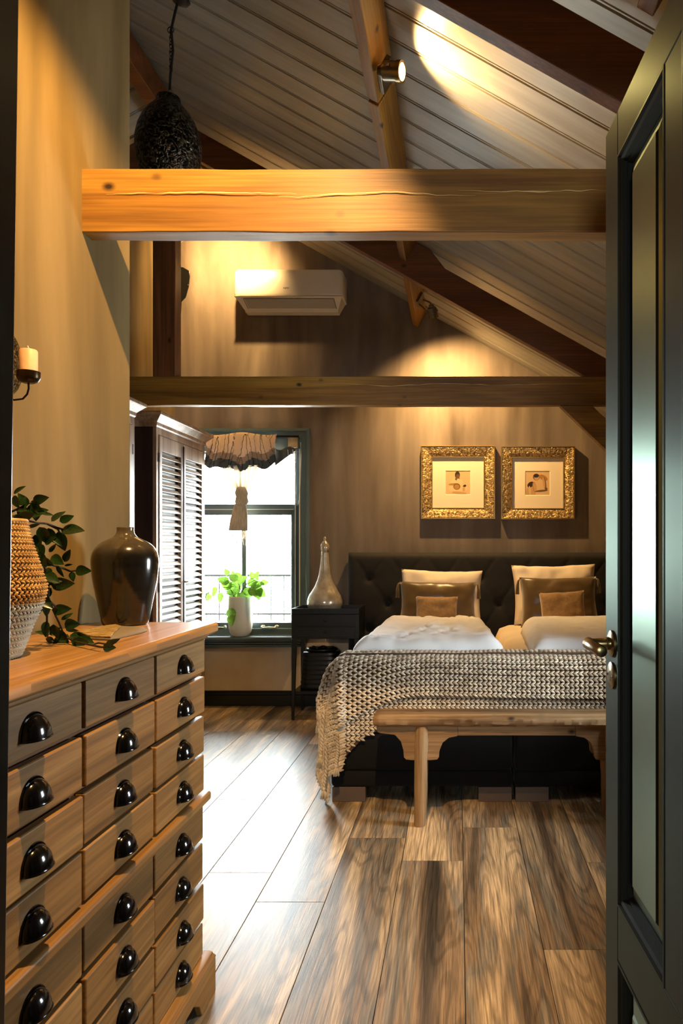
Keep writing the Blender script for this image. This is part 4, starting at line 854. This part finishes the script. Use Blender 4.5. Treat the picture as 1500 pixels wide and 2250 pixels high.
# black ribbed bag on the shelf
bgx = P(706, 1500, 5.5).x
bg_ = thing('ribbed_bag', (bgx, 5.5, .2055), 'black ribbed leather bag on the nightstand shelf', 'bag')
rows = []
for i in range(61):
    t_ = i/60; z = .2056+.275*t_; rb_ = 1-.14*t_+.03*abs(math.sin(t_*math.pi*8)); r = []
    for k_ in range(40):
        a = 2*math.pi*k_/40; c_, s_ = math.cos(a), math.sin(a); e = .45
        r.append((bgx+.150*rb_*abs(c_)**e*(1 if c_ > 0 else -1), 5.51+.11*rb_*abs(s_)**e*(1 if s_ > 0 else -1), z))
    rows.append(r)
MB().grid(rows, closed_u=True, cap=True).build('body', M_bag, bg_, smooth=True)
rows = []
for (sc, z) in ((.8, .4815), (.9, .486), (.9, .497), (.8, .507), (.3, .51)): rows.append([(bgx+.135*sc*math.cos(a), 5.51+.095*sc*math.sin(a), z) for a in [2*math.pi*q/28 for q in range(28)]])
MB().grid(rows, closed_u=True, cap=True).build('lid', M_bag, bg_, smooth=True)
MB().tube([(bgx+x, 5.46+.02*math.sin(x*60), .514+.006*math.sin(x*90)) for x in [i*.012-.06 for i in range(14)]], .007, 6).build('handle', M_bag, bg_, smooth=True)
tag(MB().tube([(bgx-.01, 5.74, .592), (bgx-.012, 5.73, .54), (bgx-.008, 5.735, .44), (bgx-.01, 5.745, .003)], .0025, 6).build('power_cable', M_winw), 'thin white cable hanging behind the nightstand', 'cable')
# ================================================================== bed
BX0, BX1, BXM, BF, BH = -.626, 1.18, .277, 3.59, 5.62
def rbox(mb, x0, x1, y0, y1, z0, z1, r=.03, crown=0.0, n=14, wr=0, seed=0):
    """soft box: superellipse plan, rounded edges, optional crown and wrinkle"""
    rows = []; prof = [(r, z0), (.3*r, z0+.25*r), (0, z0+r), (0, z1-r), (.3*r, z1-.3*r), (r, z1)]
    per = []
    nx = max(4, int((x1-x0)/.05)); ny = max(4, int((y1-y0)/.05))
    def ring(ins, z):
        xa_, xb_, ya_, yb_ = x0+ins, x1-ins, y0+ins, y1-ins; rr = max(.004, r-ins*.5); pts = []
        for (cx, cy, a0) in ((xb_-rr, yb_-rr, 0), (xa_+rr, yb_-rr, 90), (xa_+rr, ya_+rr, 180), (xb_-rr, ya_+rr, 270)):
            for k_ in range(5):
                a = math.radians(a0+k_*22.5); pts.append((cx+rr*math.cos(a), cy+rr*math.sin(a), z))
        return pts
    rows = [ring(i, z) for i, z in prof]
    mb.grid(rows, closed_u=True, cap=True)
    return mb
for (xa_, xb_, lab) in ((BX0, BXM-.004, 'left'), (BXM+.004, BX1, 'right')):
    t = thing('box_spring', ((xa_+xb_)/2, 4.6, 0), 'charcoal upholstered box spring, %s half of the bed' % lab, 'bed base', 'two halves of the box spring bed')
    rbox(MB(), xa_, xb_, BF, BH, .073, .152, .018).build('lower_box', M_fab, t, smooth=True, ang=50)
    rbox(MB(), xa_, xb_, BF, BH, .154, .40, .022).build('upper_box', M_fab, t, smooth=True, ang=50)
    for x in (xa_+.005, xb_-.170):
        for y in (BF+.004, BH-.12): MB().box(x, x+.165, y, y+.10, 0, .0725).build('foot', M_plate, t, bevel=.002)
    m_ = rbox(MB(), xa_+.004, xb_-.004, BF+.01, BH-.06, .4015, .68, .09).build('mattress', M_cream, smooth=True, ang=60)
    tag(m_, 'mattress in a cream fitted sheet on the %s half of the bed' % lab, 'mattress', 'two mattresses')
# headboard, buttoned
HX0, HX1, HZ0, HZ1 = -.861, 1.42, .02, 1.225
hb = thing('headboard', (.28, 5.72, 0), 'wide dark buttoned headboard against the back wall', 'headboard')
btn = []
for r_, z in enumerate((1.02, .82, .62)):
    for c_ in range(8): btn.append((HX0+.17+c_*.29+(.145 if r_ % 2 else 0), z))
btn = [b for b in btn if b[0] < HX1-.1]
rows = []; NX, NZ = 150, 70
for j in range(NZ+1):
    z = HZ0+(HZ1-HZ0)*j/NZ; r = []
    for i in range(NX+1):
        x = HX0+(HX1-HX0)*i/NX; e = min(x-HX0, HX1-x, HZ1-z, .05)/.05; e = max(0, e)
        dmin = min(math.hypot(x-bx, z-bz) for bx, bz in btn)
        dep = .045*math.sqrt(1-(1-e)**2)*1.0-.02*math.exp(-(dmin/.03)**2)-.008*math.exp(-(dmin/.09)**2)
        # soft pleats between buttons
        for bx, bz in btn:
            dx, dz_ = x-bx, z-bz
            if 0 < dz_ < .2 and abs(abs(dx)-dz_*.725) < .02: dep -= .006*(1-abs(abs(dx)-dz_*.725)/.02)*math.sin(math.pi*dz_/.2)
        r.append((x, 5.73-dep, z))
    rows.append(r)
MB().grid(rows).build('padding', M_head, hb, smooth=True)
MB().box(HX0, HX1, 5.7305, 5.79, HZ0-.02, HZ1).build('panel', M_head, hb, bevel=.01)
for bx, bz in btn: MB().lathe([(0, .008), (.008, .006), (.012, 0), (0, 0)], (bx, 5.718, bz), 10, axis=(0, -1, 0)).build('button', M_head, hb, smooth=True)
# ------------------------------------------------------------------ pillows
def cushion(name, w_, h_, th, loc, rot, mat_, label, cat, group, seed=0, corner=.10, wr=.012, tassel=False, pipe=None):
    t = thing(name, loc, label, cat, group)
    n = 26; mb = MB(); F_, B_ = [], []
    for j in range(n+1):
        rf_, rb_ = [], []
        for i in range(n+1):
            u = -1+2*i/n; v = -1+2*j/n
            pin = 1-corner*((1-u*u)*(v*v)*.0) ; e = ((1-u**4)*(1-v**4)); th_ = th/2*max(0, e)**.42
            x = w_/2*u*(1-corner*(1-v*v)*u*u*.6); z = h_/2*v*(1-corner*(1-u*u)*v*v*.6)
            nz = mnoise.noise((u*2.2+seed, v*2.2, seed*3.7))*wr+mnoise.noise((u*6+seed, v*3, seed))*wr*.4
            k_ = 1 if 0 < i < n and 0 < j < n else 0
            rf_.append((x+nz*.4*k_, -th_-nz*k_*(e > .1), z+nz*.3)); rb_.append((x, th_*.9, z+nz*.3))
        F_.append(rf_); B_.append(rb_)
    mb.grid(F_); mb.grid(B_)
    R_ = Matrix.Rotation(rot[2], 4, 'Z') @ Matrix.Rotation(rot[0], 4, 'X') @ Matrix.Rotation(rot[1], 4, 'Y')
    mv = lambda v: Vector(loc)+(R_ @ (Vector(v)+Vector((0, 0, h_/2))))
    mb.v = [tuple(mv(v)) for v in mb.v]
    o = mb.build('cover', mat_, t, smooth=True)
    bmx = bmesh.new(); bmx.from_mesh(o.data); bmesh.ops.remove_doubles(bmx, verts=bmx.verts, dist=.0008); bmesh.ops.recalc_face_normals(bmx, faces=bmx.faces); bmx.to_mesh(o.data); bmx.free()
    o.data.polygons.foreach_set('use_smooth', [True]*len(o.data.polygons))
    if tassel:
        for sg in (-1, 1):
            c = mv((sg*w_*.495, -.01, h_*.46)); MB().tube([c, c+Vector((sg*.012, -.012, -.012)), c+Vector((sg*.018, -.016, -.05)), c+Vector((sg*.019, -.016, -.11))], [.004, .008, .012, .015], 10).build('tassel', mat_, o, smooth=True)
    return t
r5 = math.radians
cushion('bed_pillow', .62, .42, .15, (P(967, 1360, 5.50).x, 5.44, .686), (r5(-14), r5(1.5), 0), M_cream, 'cream bed pillow on the left side, against the headboard', 'pillow', 'bed pillows', 1, tassel=False, wr=.02)
cushion('bed_pillow', .64, .46, .16, (P(1220, 1360, 5.50).x, 5.44, .686), (r5(-14), r5(-1.5), 0), M_cream, 'cream bed pillow on the right side, against the headboard', 'pillow', 'bed pillows', 5, wr=.022)
cushion('satin_cushion', .56, .34, .15, (P(962, 1360, 5.3).x, 5.225, .687), (r5(-16), r5(1), r5(3)), M_satin, 'bronze satin cushion with corner tassels on the left pillow', 'cushion', 'bronze satin cushions', 2, tassel=True)
cushion('satin_cushion', .56, .375, .15, (P(1226, 1360, 5.3).x, 5.225, .687), (r5(-16), r5(-1), r5(-3)), M_satin, 'bronze satin cushion with corner tassels on the right pillow', 'cushion', 'bronze satin cushions', 3, tassel=True)
cushion('velvet_cushion', .30, .245, .11, (P(959, 1360, 5.15).x, 5.06, .688), (r5(-20), r5(1), r5(2)), M_gold, 'small gold velvet cushion in front of the left bronze cushion', 'cushion', 'small gold cushions', 4, wr=.008)
cushion('velvet_cushion', .32, .28, .11, (P(1236, 1360, 5.15).x, 5.06, .688), (r5(-20), r5(-3.5), r5(-4)), M_gold, 'small gold velvet cushion in front of the right bronze cushion', 'cushion', 'small gold cushions', 6, wr=.008)
# ------------------------------------------------------------------ duvets
def duvet(name, x0, x1, x0b, x1b, y0, y1, h0, h1, label, seed, tucks, flat=False):
    nx, ny = 84, 90; rows = []; rt = random.Random(seed)
    tk = [(rt.uniform(.1, .9), rt.uniform(.08, .95)) for _ in range(tucks)]
    for j in range(ny+1):
        v = j/ny; r = []
        for i in range(nx+1):
            u = i/nx; a = x0+(x0b-x0)*v; b = x1+(x1b-x1)*v
            e = min(u, 1-u)*(b-a); f_ = min(v, 1-v)*(y1-y0); ed = min(1, e/.09); ef = min(1, f_/.08)
            rd_ = math.sqrt(max(0, 1-(1-ed)**2))*math.sqrt(max(0, 1-(1-ef)**2))
            h_ = (h0+(h1-h0)*v)*(.97 if flat else 1)
            x = a+(b-a)*u; y = y0+(y1-y0)*v
            nz = .016*mnoise.noise((x*4+seed, y*3, seed))+.008*mnoise.noise((x*8, y*9+seed, 2))+.003*mnoise.noise((x*20, y*21+seed, 5))
            rg = .012*(1-abs(mnoise.noise((x*5+seed*2, y*6, 7)))*2.2)
            z = h_*rd_+(nz+rg*.9)*rd_*(.45 if flat else 1)
            for (tu, tv) in tk:
                dx = (u-tu)*(b-a); dy = (v-tv)*(y1-y0); dd = math.hypot(dx, dy); ang = math.atan2(dy, dx)
                if dd < .16: z -= (.016*math.exp(-(dd/.025)**2)+.004*math.cos(ang*5+tu*9)*math.exp(-((dd-.05)/.04)**2))*rd_
            wob = .010*mnoise.noise((y*7, seed, u > .5))+.008*mnoise.noise((x*8, seed, 3))
            r.append((x+wob*(abs(u-.5)*2)**3, y+wob*(abs(v-.5)*2)**3, .683+max(.002, z)))
        rows.append(r)
    o = MB().grid(rows).build(name, M_white, smooth=True); o.modifiers.new('thick', 'SOLIDIFY').thickness = -.004
    # underside sits on the mattress
    return tag(o, label, 'duvet', 'white duvets')
duvet('duvet', -.565, .255, -.50, .19, 3.835, 4.93, .085, .115, 'crumpled white tufted duvet on the left half of the bed', 2, 16)
duvet('duvet', .39, 1.15, .43, 1.13, 3.838, 4.92, .09, .125, 'smoothly folded white duvet on the right half of the bed', 9, 4, flat=True)
# ------------------------------------------------------------------ knitted blanket
bl = thing('knitted_blanket', (.2, 3.6, .3), 'chunky oatmeal knitted blanket with tassels draped over the foot of the bed', 'blanket')
CR = .085                                             # rounding over the mattress edge
ZT = .712; YE = BF-.012; XE = BX0-.012
def edge(d):
    """arc-length d past the edge -> (outward offset, drop)"""
    if d <= 0: return d, 0.0
    q_ = CR*math.pi/2
    if d < q_: a = d/CR; return CR*math.sin(a)*1.0, CR*(1-math.cos(a))
    return CR, CR+(d-q_)
def surf(s, t, lift=0.0):
    """s: distance right of the bed's left edge (negative = hanging left); t: distance in from the foot (negative = hanging)"""
    os_, ds = edge(-s-(-CR)) if s < CR else (None, 0)
    ot, dt = edge(CR-t) if t < CR else (None, 0)
    x = XE+s if s >= CR else XE+CR-os_; y = YE+t if t >= CR else YE+CR-ot
    if s < CR and t < CR:
        a_, b_ = CR-s, CR-t; r = math.hypot(a_, b_); ph = math.atan2(b_, a_); off, dr_ = edge(r)
        dirx, diry = math.cos(ph), math.sin(ph)
        w2 = math.sin(2*ph); gat = min(1, r/.25)
        # radial fall around the corner, drawn in so that the flap folds on itself
        x = XE+CR-dirx*off-.02*gat*dirx-w2*.05*gat*r; y = YE+CR-diry*off-.02*gat*diry-w2*.05*gat*r
        z = ZT-dr_*(1.0)
        x += .015*gat*math.sin(ph*9)*dirx; y += .02*gat*math.sin(ph*7+1)
    else: z = ZT-ds-dt
    hang = max(0, -t)
    y -= .018*math.sin(min(1, hang/.3)*math.pi)*(s > 0)+.012*hang*math.sin(s*7+1)+lift
    sh = max(0, -s); x -= .02*math.sin(min(1, sh/.3)*math.pi)+.02*sh*math.sin(t*16)
    z += .008*mnoise.noise((s*4, t*4, 1))*(t > 0)
    if lift and t >= CR: z += lift
    return Vector((x, y, z))
def sheet(s0, s1, t0, t1, lift, tmin=None, stitch_s=.0235, stitch_t=.0265, name='knit', hem=False):
    """knit rows run along s. tmin(s) gives the lower edge of the sheet"""
    nr = int((t1-t0)/stitch_t)+(6 if hem else 0); ns2 = int((s1-s0)/stitch_s)
    vs, fs = [], []
    # leg template: slim ellipsoid
    tmpl = []
    nl, na = 5, 5
    for i in range(nl+1):
        w_ = math.sin(math.pi*i/nl)**.6 if 0 < i < nl else .18; 
        for k_ in range(na): tmpl.append((-1+2*i/nl, w_*math.cos(2*math.pi*k_/na), w_*math.sin(2*math.pi*k_/na)))
    tf = []
    for i in range(nl):
        for k_ in range(na): tf.append((i*na+k_, i*na+(k_+1) % na, (i+1)*na+(k_+1) % na, (i+1)*na+k_))
    T_ = np.array(tmpl); TF = np.array(tf); allv = []; allf = []; cnt = 0
    rn = random.Random(1)
    for j in range(nr):
        for i in range(ns2):
            s = s0+(i+.5)*stitch_s
            t = t1-(j+.5)*stitch_t if not hem else tmin(s)+(j+.5)*stitch_t
            if tmin and t < tmin(s): continue
            if t > t1: continue
            p = surf(s, t, lift); e = .004
            ts = surf(s+e, t, lift)-p; tt = surf(s, t+e, lift)-p
            if ts.length < 1e-5 or tt.length < 1e-5: continue
            ts.normalize(); tt.normalize(); n_ = ts.cross(tt).normalized(); 
            if n_.z < 0 and t > CR: n_ = -n_
            if t <= CR and s > CR and n_.y > 0: n_ = -n_
            if s <= CR and t > CR and n_.x > 0: n_ = -n_
            if s <= CR and t <= CR and (n_.x*(p.x-XE-CR)+n_.y*(p.y-YE-CR)) < 0: n_ = -n_
            for sg in (-1, 1):
                d1 = (ts*.95+tt*sg*.46).normalized(); d2 = n_.cross(d1).normalized()
                c = p+tt*sg*stitch_t*.19+n_*(.004+.0015*rn.random())
                A = np.array([d1*.0155, d2*.0062, n_*.0075]); allv.append(T_ @ A+np.array(c)); allf.append(TF+cnt); cnt += len(T_)
    V_ = np.concatenate(allv); Fa = np.concatenate(allf)
    me = bpy.data.meshes.new(name); b = np.array(BASE[bl.name]); me.from_pydata((V_-b).tolist(), [], Fa.tolist()); me.materials.append(M_knit)
    me.polygons.foreach_set('use_smooth', [True]*len(me.polygons))
    o = bpy.data.objects.new(name, me); C.objects.link(o); o.parent = bl; o['kind'] = 'stuff'
    nu, nv_ = 150, 60; rows = []
    for j in range(nv_+1):
        r = []
        for i in range(nu+1):
            s = s0+(s1-s0)*i/nu; tl_ = max(t0, tmin(s)) if tmin else t0; t = tl_+(t1-tl_)*j/nv_; r.append(surf(s, t, lift*.8))
        rows.append(r)
    o2 = MB().grid(rows).build(name+'_backing', M_knitu, bl, smooth=True)
S1 = BX1-BX0+.02
def low(s):      # lower hem of the front drop
    return -.30-.015*math.sin(s*2.2)-.20*math.exp(-(max(0, s)/.15)**2)
sheet(-.43, S1, -.55, .24, 0.0, tmin=low, name='knit_layer')
def low2(s): return -.145+.01*math.sin(s*3+1)-.15*math.exp(-((s-.0)/.24)**2)
sheet(.03, S1, -.30, .10, .022, tmin=low2, name='knit_fold', hem=True)
def tassel(pts, m=M_tassel):
    pts = [Vector(p) for p in pts]; mb = MB()
    # two-strand twist
    n = 40; ln = [pts[0].lerp(pts[1], 0)]; path = []
    for i in range(n+1):
        f_ = i/n*(len(pts)-1); k_ = min(int(f_), len(pts)-2); path.append(pts[k_].lerp(pts[k_+1], f_-k_))
    for ph in (0, math.pi): mb.tube([p+Vector((.0045*math.cos(i*.9+ph), .0045*math.sin(i*.9+ph), 0)) for i, p in enumerate(path)], .0052, 6)
    o = mb.build('tassel', M_knit, bl, smooth=True); e = path[-1]; mt = MB(); rt = random.Random(int(abs(e.x)*1e4))
    mt.lathe([(0, .008), (.009, .004), (.010, -.004), (.008, -.010)], e, 10, cap=False)
    for i in range(34):
        a = rt.random()*6.28; q_ = rt.random()**.5; sp_ = .017*q_; mt.tube([e+Vector((0, 0, -.004)), e+Vector((sp_*.7*math.cos(a), sp_*.7*math.sin(a), -.02)), e+Vector((sp_*math.cos(a), sp_*math.sin(a), -.046-.006*rt.random()))], .0022, 4)
    mt.build('tuft', m, o, smooth=True)
TD = 3.50
tassel([P(741, 1612, TD), P(742, 1650, TD), P(738, 1682, TD)])
tassel([P(716, 1630, TD), P(717, 1690, TD), P(711, 1732, TD-.0)])
tassel([P(709, 1500, TD+.1), P(704, 1550, TD+.1), P(699, 1588, TD+.1)])
tassel([P(712, 1560, TD+.05), P(708, 1620, TD+.05), P(704, 1660, TD+.05)])
# ================================================================== bench
be = thing('wooden_bench', (.27, 3.36, 0), 'rustic weathered elm bench with carved brackets at the foot of the bed', 'bench')
nx = 120; rows = []
for i in range(nx+1):
    x = -.383+1.303*i/nx; j = lambda k_, a=.004: a*(mnoise.noise((x*12, k_*3.3, 4))+.6*mnoise.noise((x*30, k_*5.1, 8)))
    e = min(1, min(i, nx-i)/2); ee = .010*(1-e)
    rows.append([(x, 3.278+j(1)+ee, .449+j(2)*.6+ee), (x, 3.266+j(3, .006)+ee, .462+j(4)), (x, 3.268+j(5, .006)+ee, .483+j(6)), (x, 3.280+j(7)+ee, .4945+j(8, .002)-ee*.6), (x, 3.36, .496+j(9, .0015)-ee*.6), (x, 3.445+j(10)-ee, .4945-ee*.6), (x, 3.455-ee, .472), (x, 3.448-ee, .449+ee)])
MB().grid(rows, closed_u=True, cap=True).build('seat', M_bench, be, smooth=True, ang=50)
bcx = .268
def bracket(sg, yy):
    # carved spandrel either side of a leg, mirrored by sg
    L0 = -.165-bcx          # leg centre left
    pts = [(-.383-bcx+.012, .446), (-.383-bcx+.018, .418), (-.35-bcx, .413), (-.285-bcx, .405), (-.258-bcx, .375), (-.247-bcx, .335), (-.245-bcx, .305), (-.235-bcx, .293), (-.205-bcx, .29)]
    inner = [(-.125-bcx, .29), (-.093-bcx, .293), (-.085-bcx, .305), (-.082-bcx, .335), (-.068-bcx, .37), (-.04-bcx, .392), (0-bcx, .400)]
    poly = pts+inner+[(0-bcx, .446)]
    poly = [(bcx+sg*u, v) for u, v in poly]
    return MB().prism(poly, XZ, yy, yy+.022).build('bracket', M_bench, be, bevel=.003)
for yy in (3.300, 3.402):
    for sg in (1, -1): bracket(sg, yy)
    MB().prism([(.0, .402), (2*bcx, .402), (2*bcx, .446), (.0, .446)], XZ, yy+.002, yy+.020).build('apron', M_bench, be, bevel=.003)
for sg in (1, -1):
    for (yt, yb_) in ((3.303, 3.288), (3.425, 3.438)):
        xt = bcx+sg*(-.163-bcx); xb = bcx+sg*(-.172-bcx); pts = []; rr = []
        for i in range(15):
            t_ = i/14; pts.append((xb+(xt-xb)*t_+.002*mnoise.noise((t_*5, sg, yt)), yb_+(yt-yb_)*t_, .0005+.4475*t_)); rr.append(.026+.0055*t_+.0016*mnoise.noise((t_*9, sg*3, yt*5)))
        rr[-1] = .026; rr[-2] = .031
        MB().tube(pts, rr, 18).build('leg', M_benchleg, be, smooth=True, ang=60)
    x = bcx+sg*(-.168-bcx); MB().box(x-.014, x+.014, 3.306, 3.424, .20, .235).build('stretcher', M_bench, be, bevel=.004)
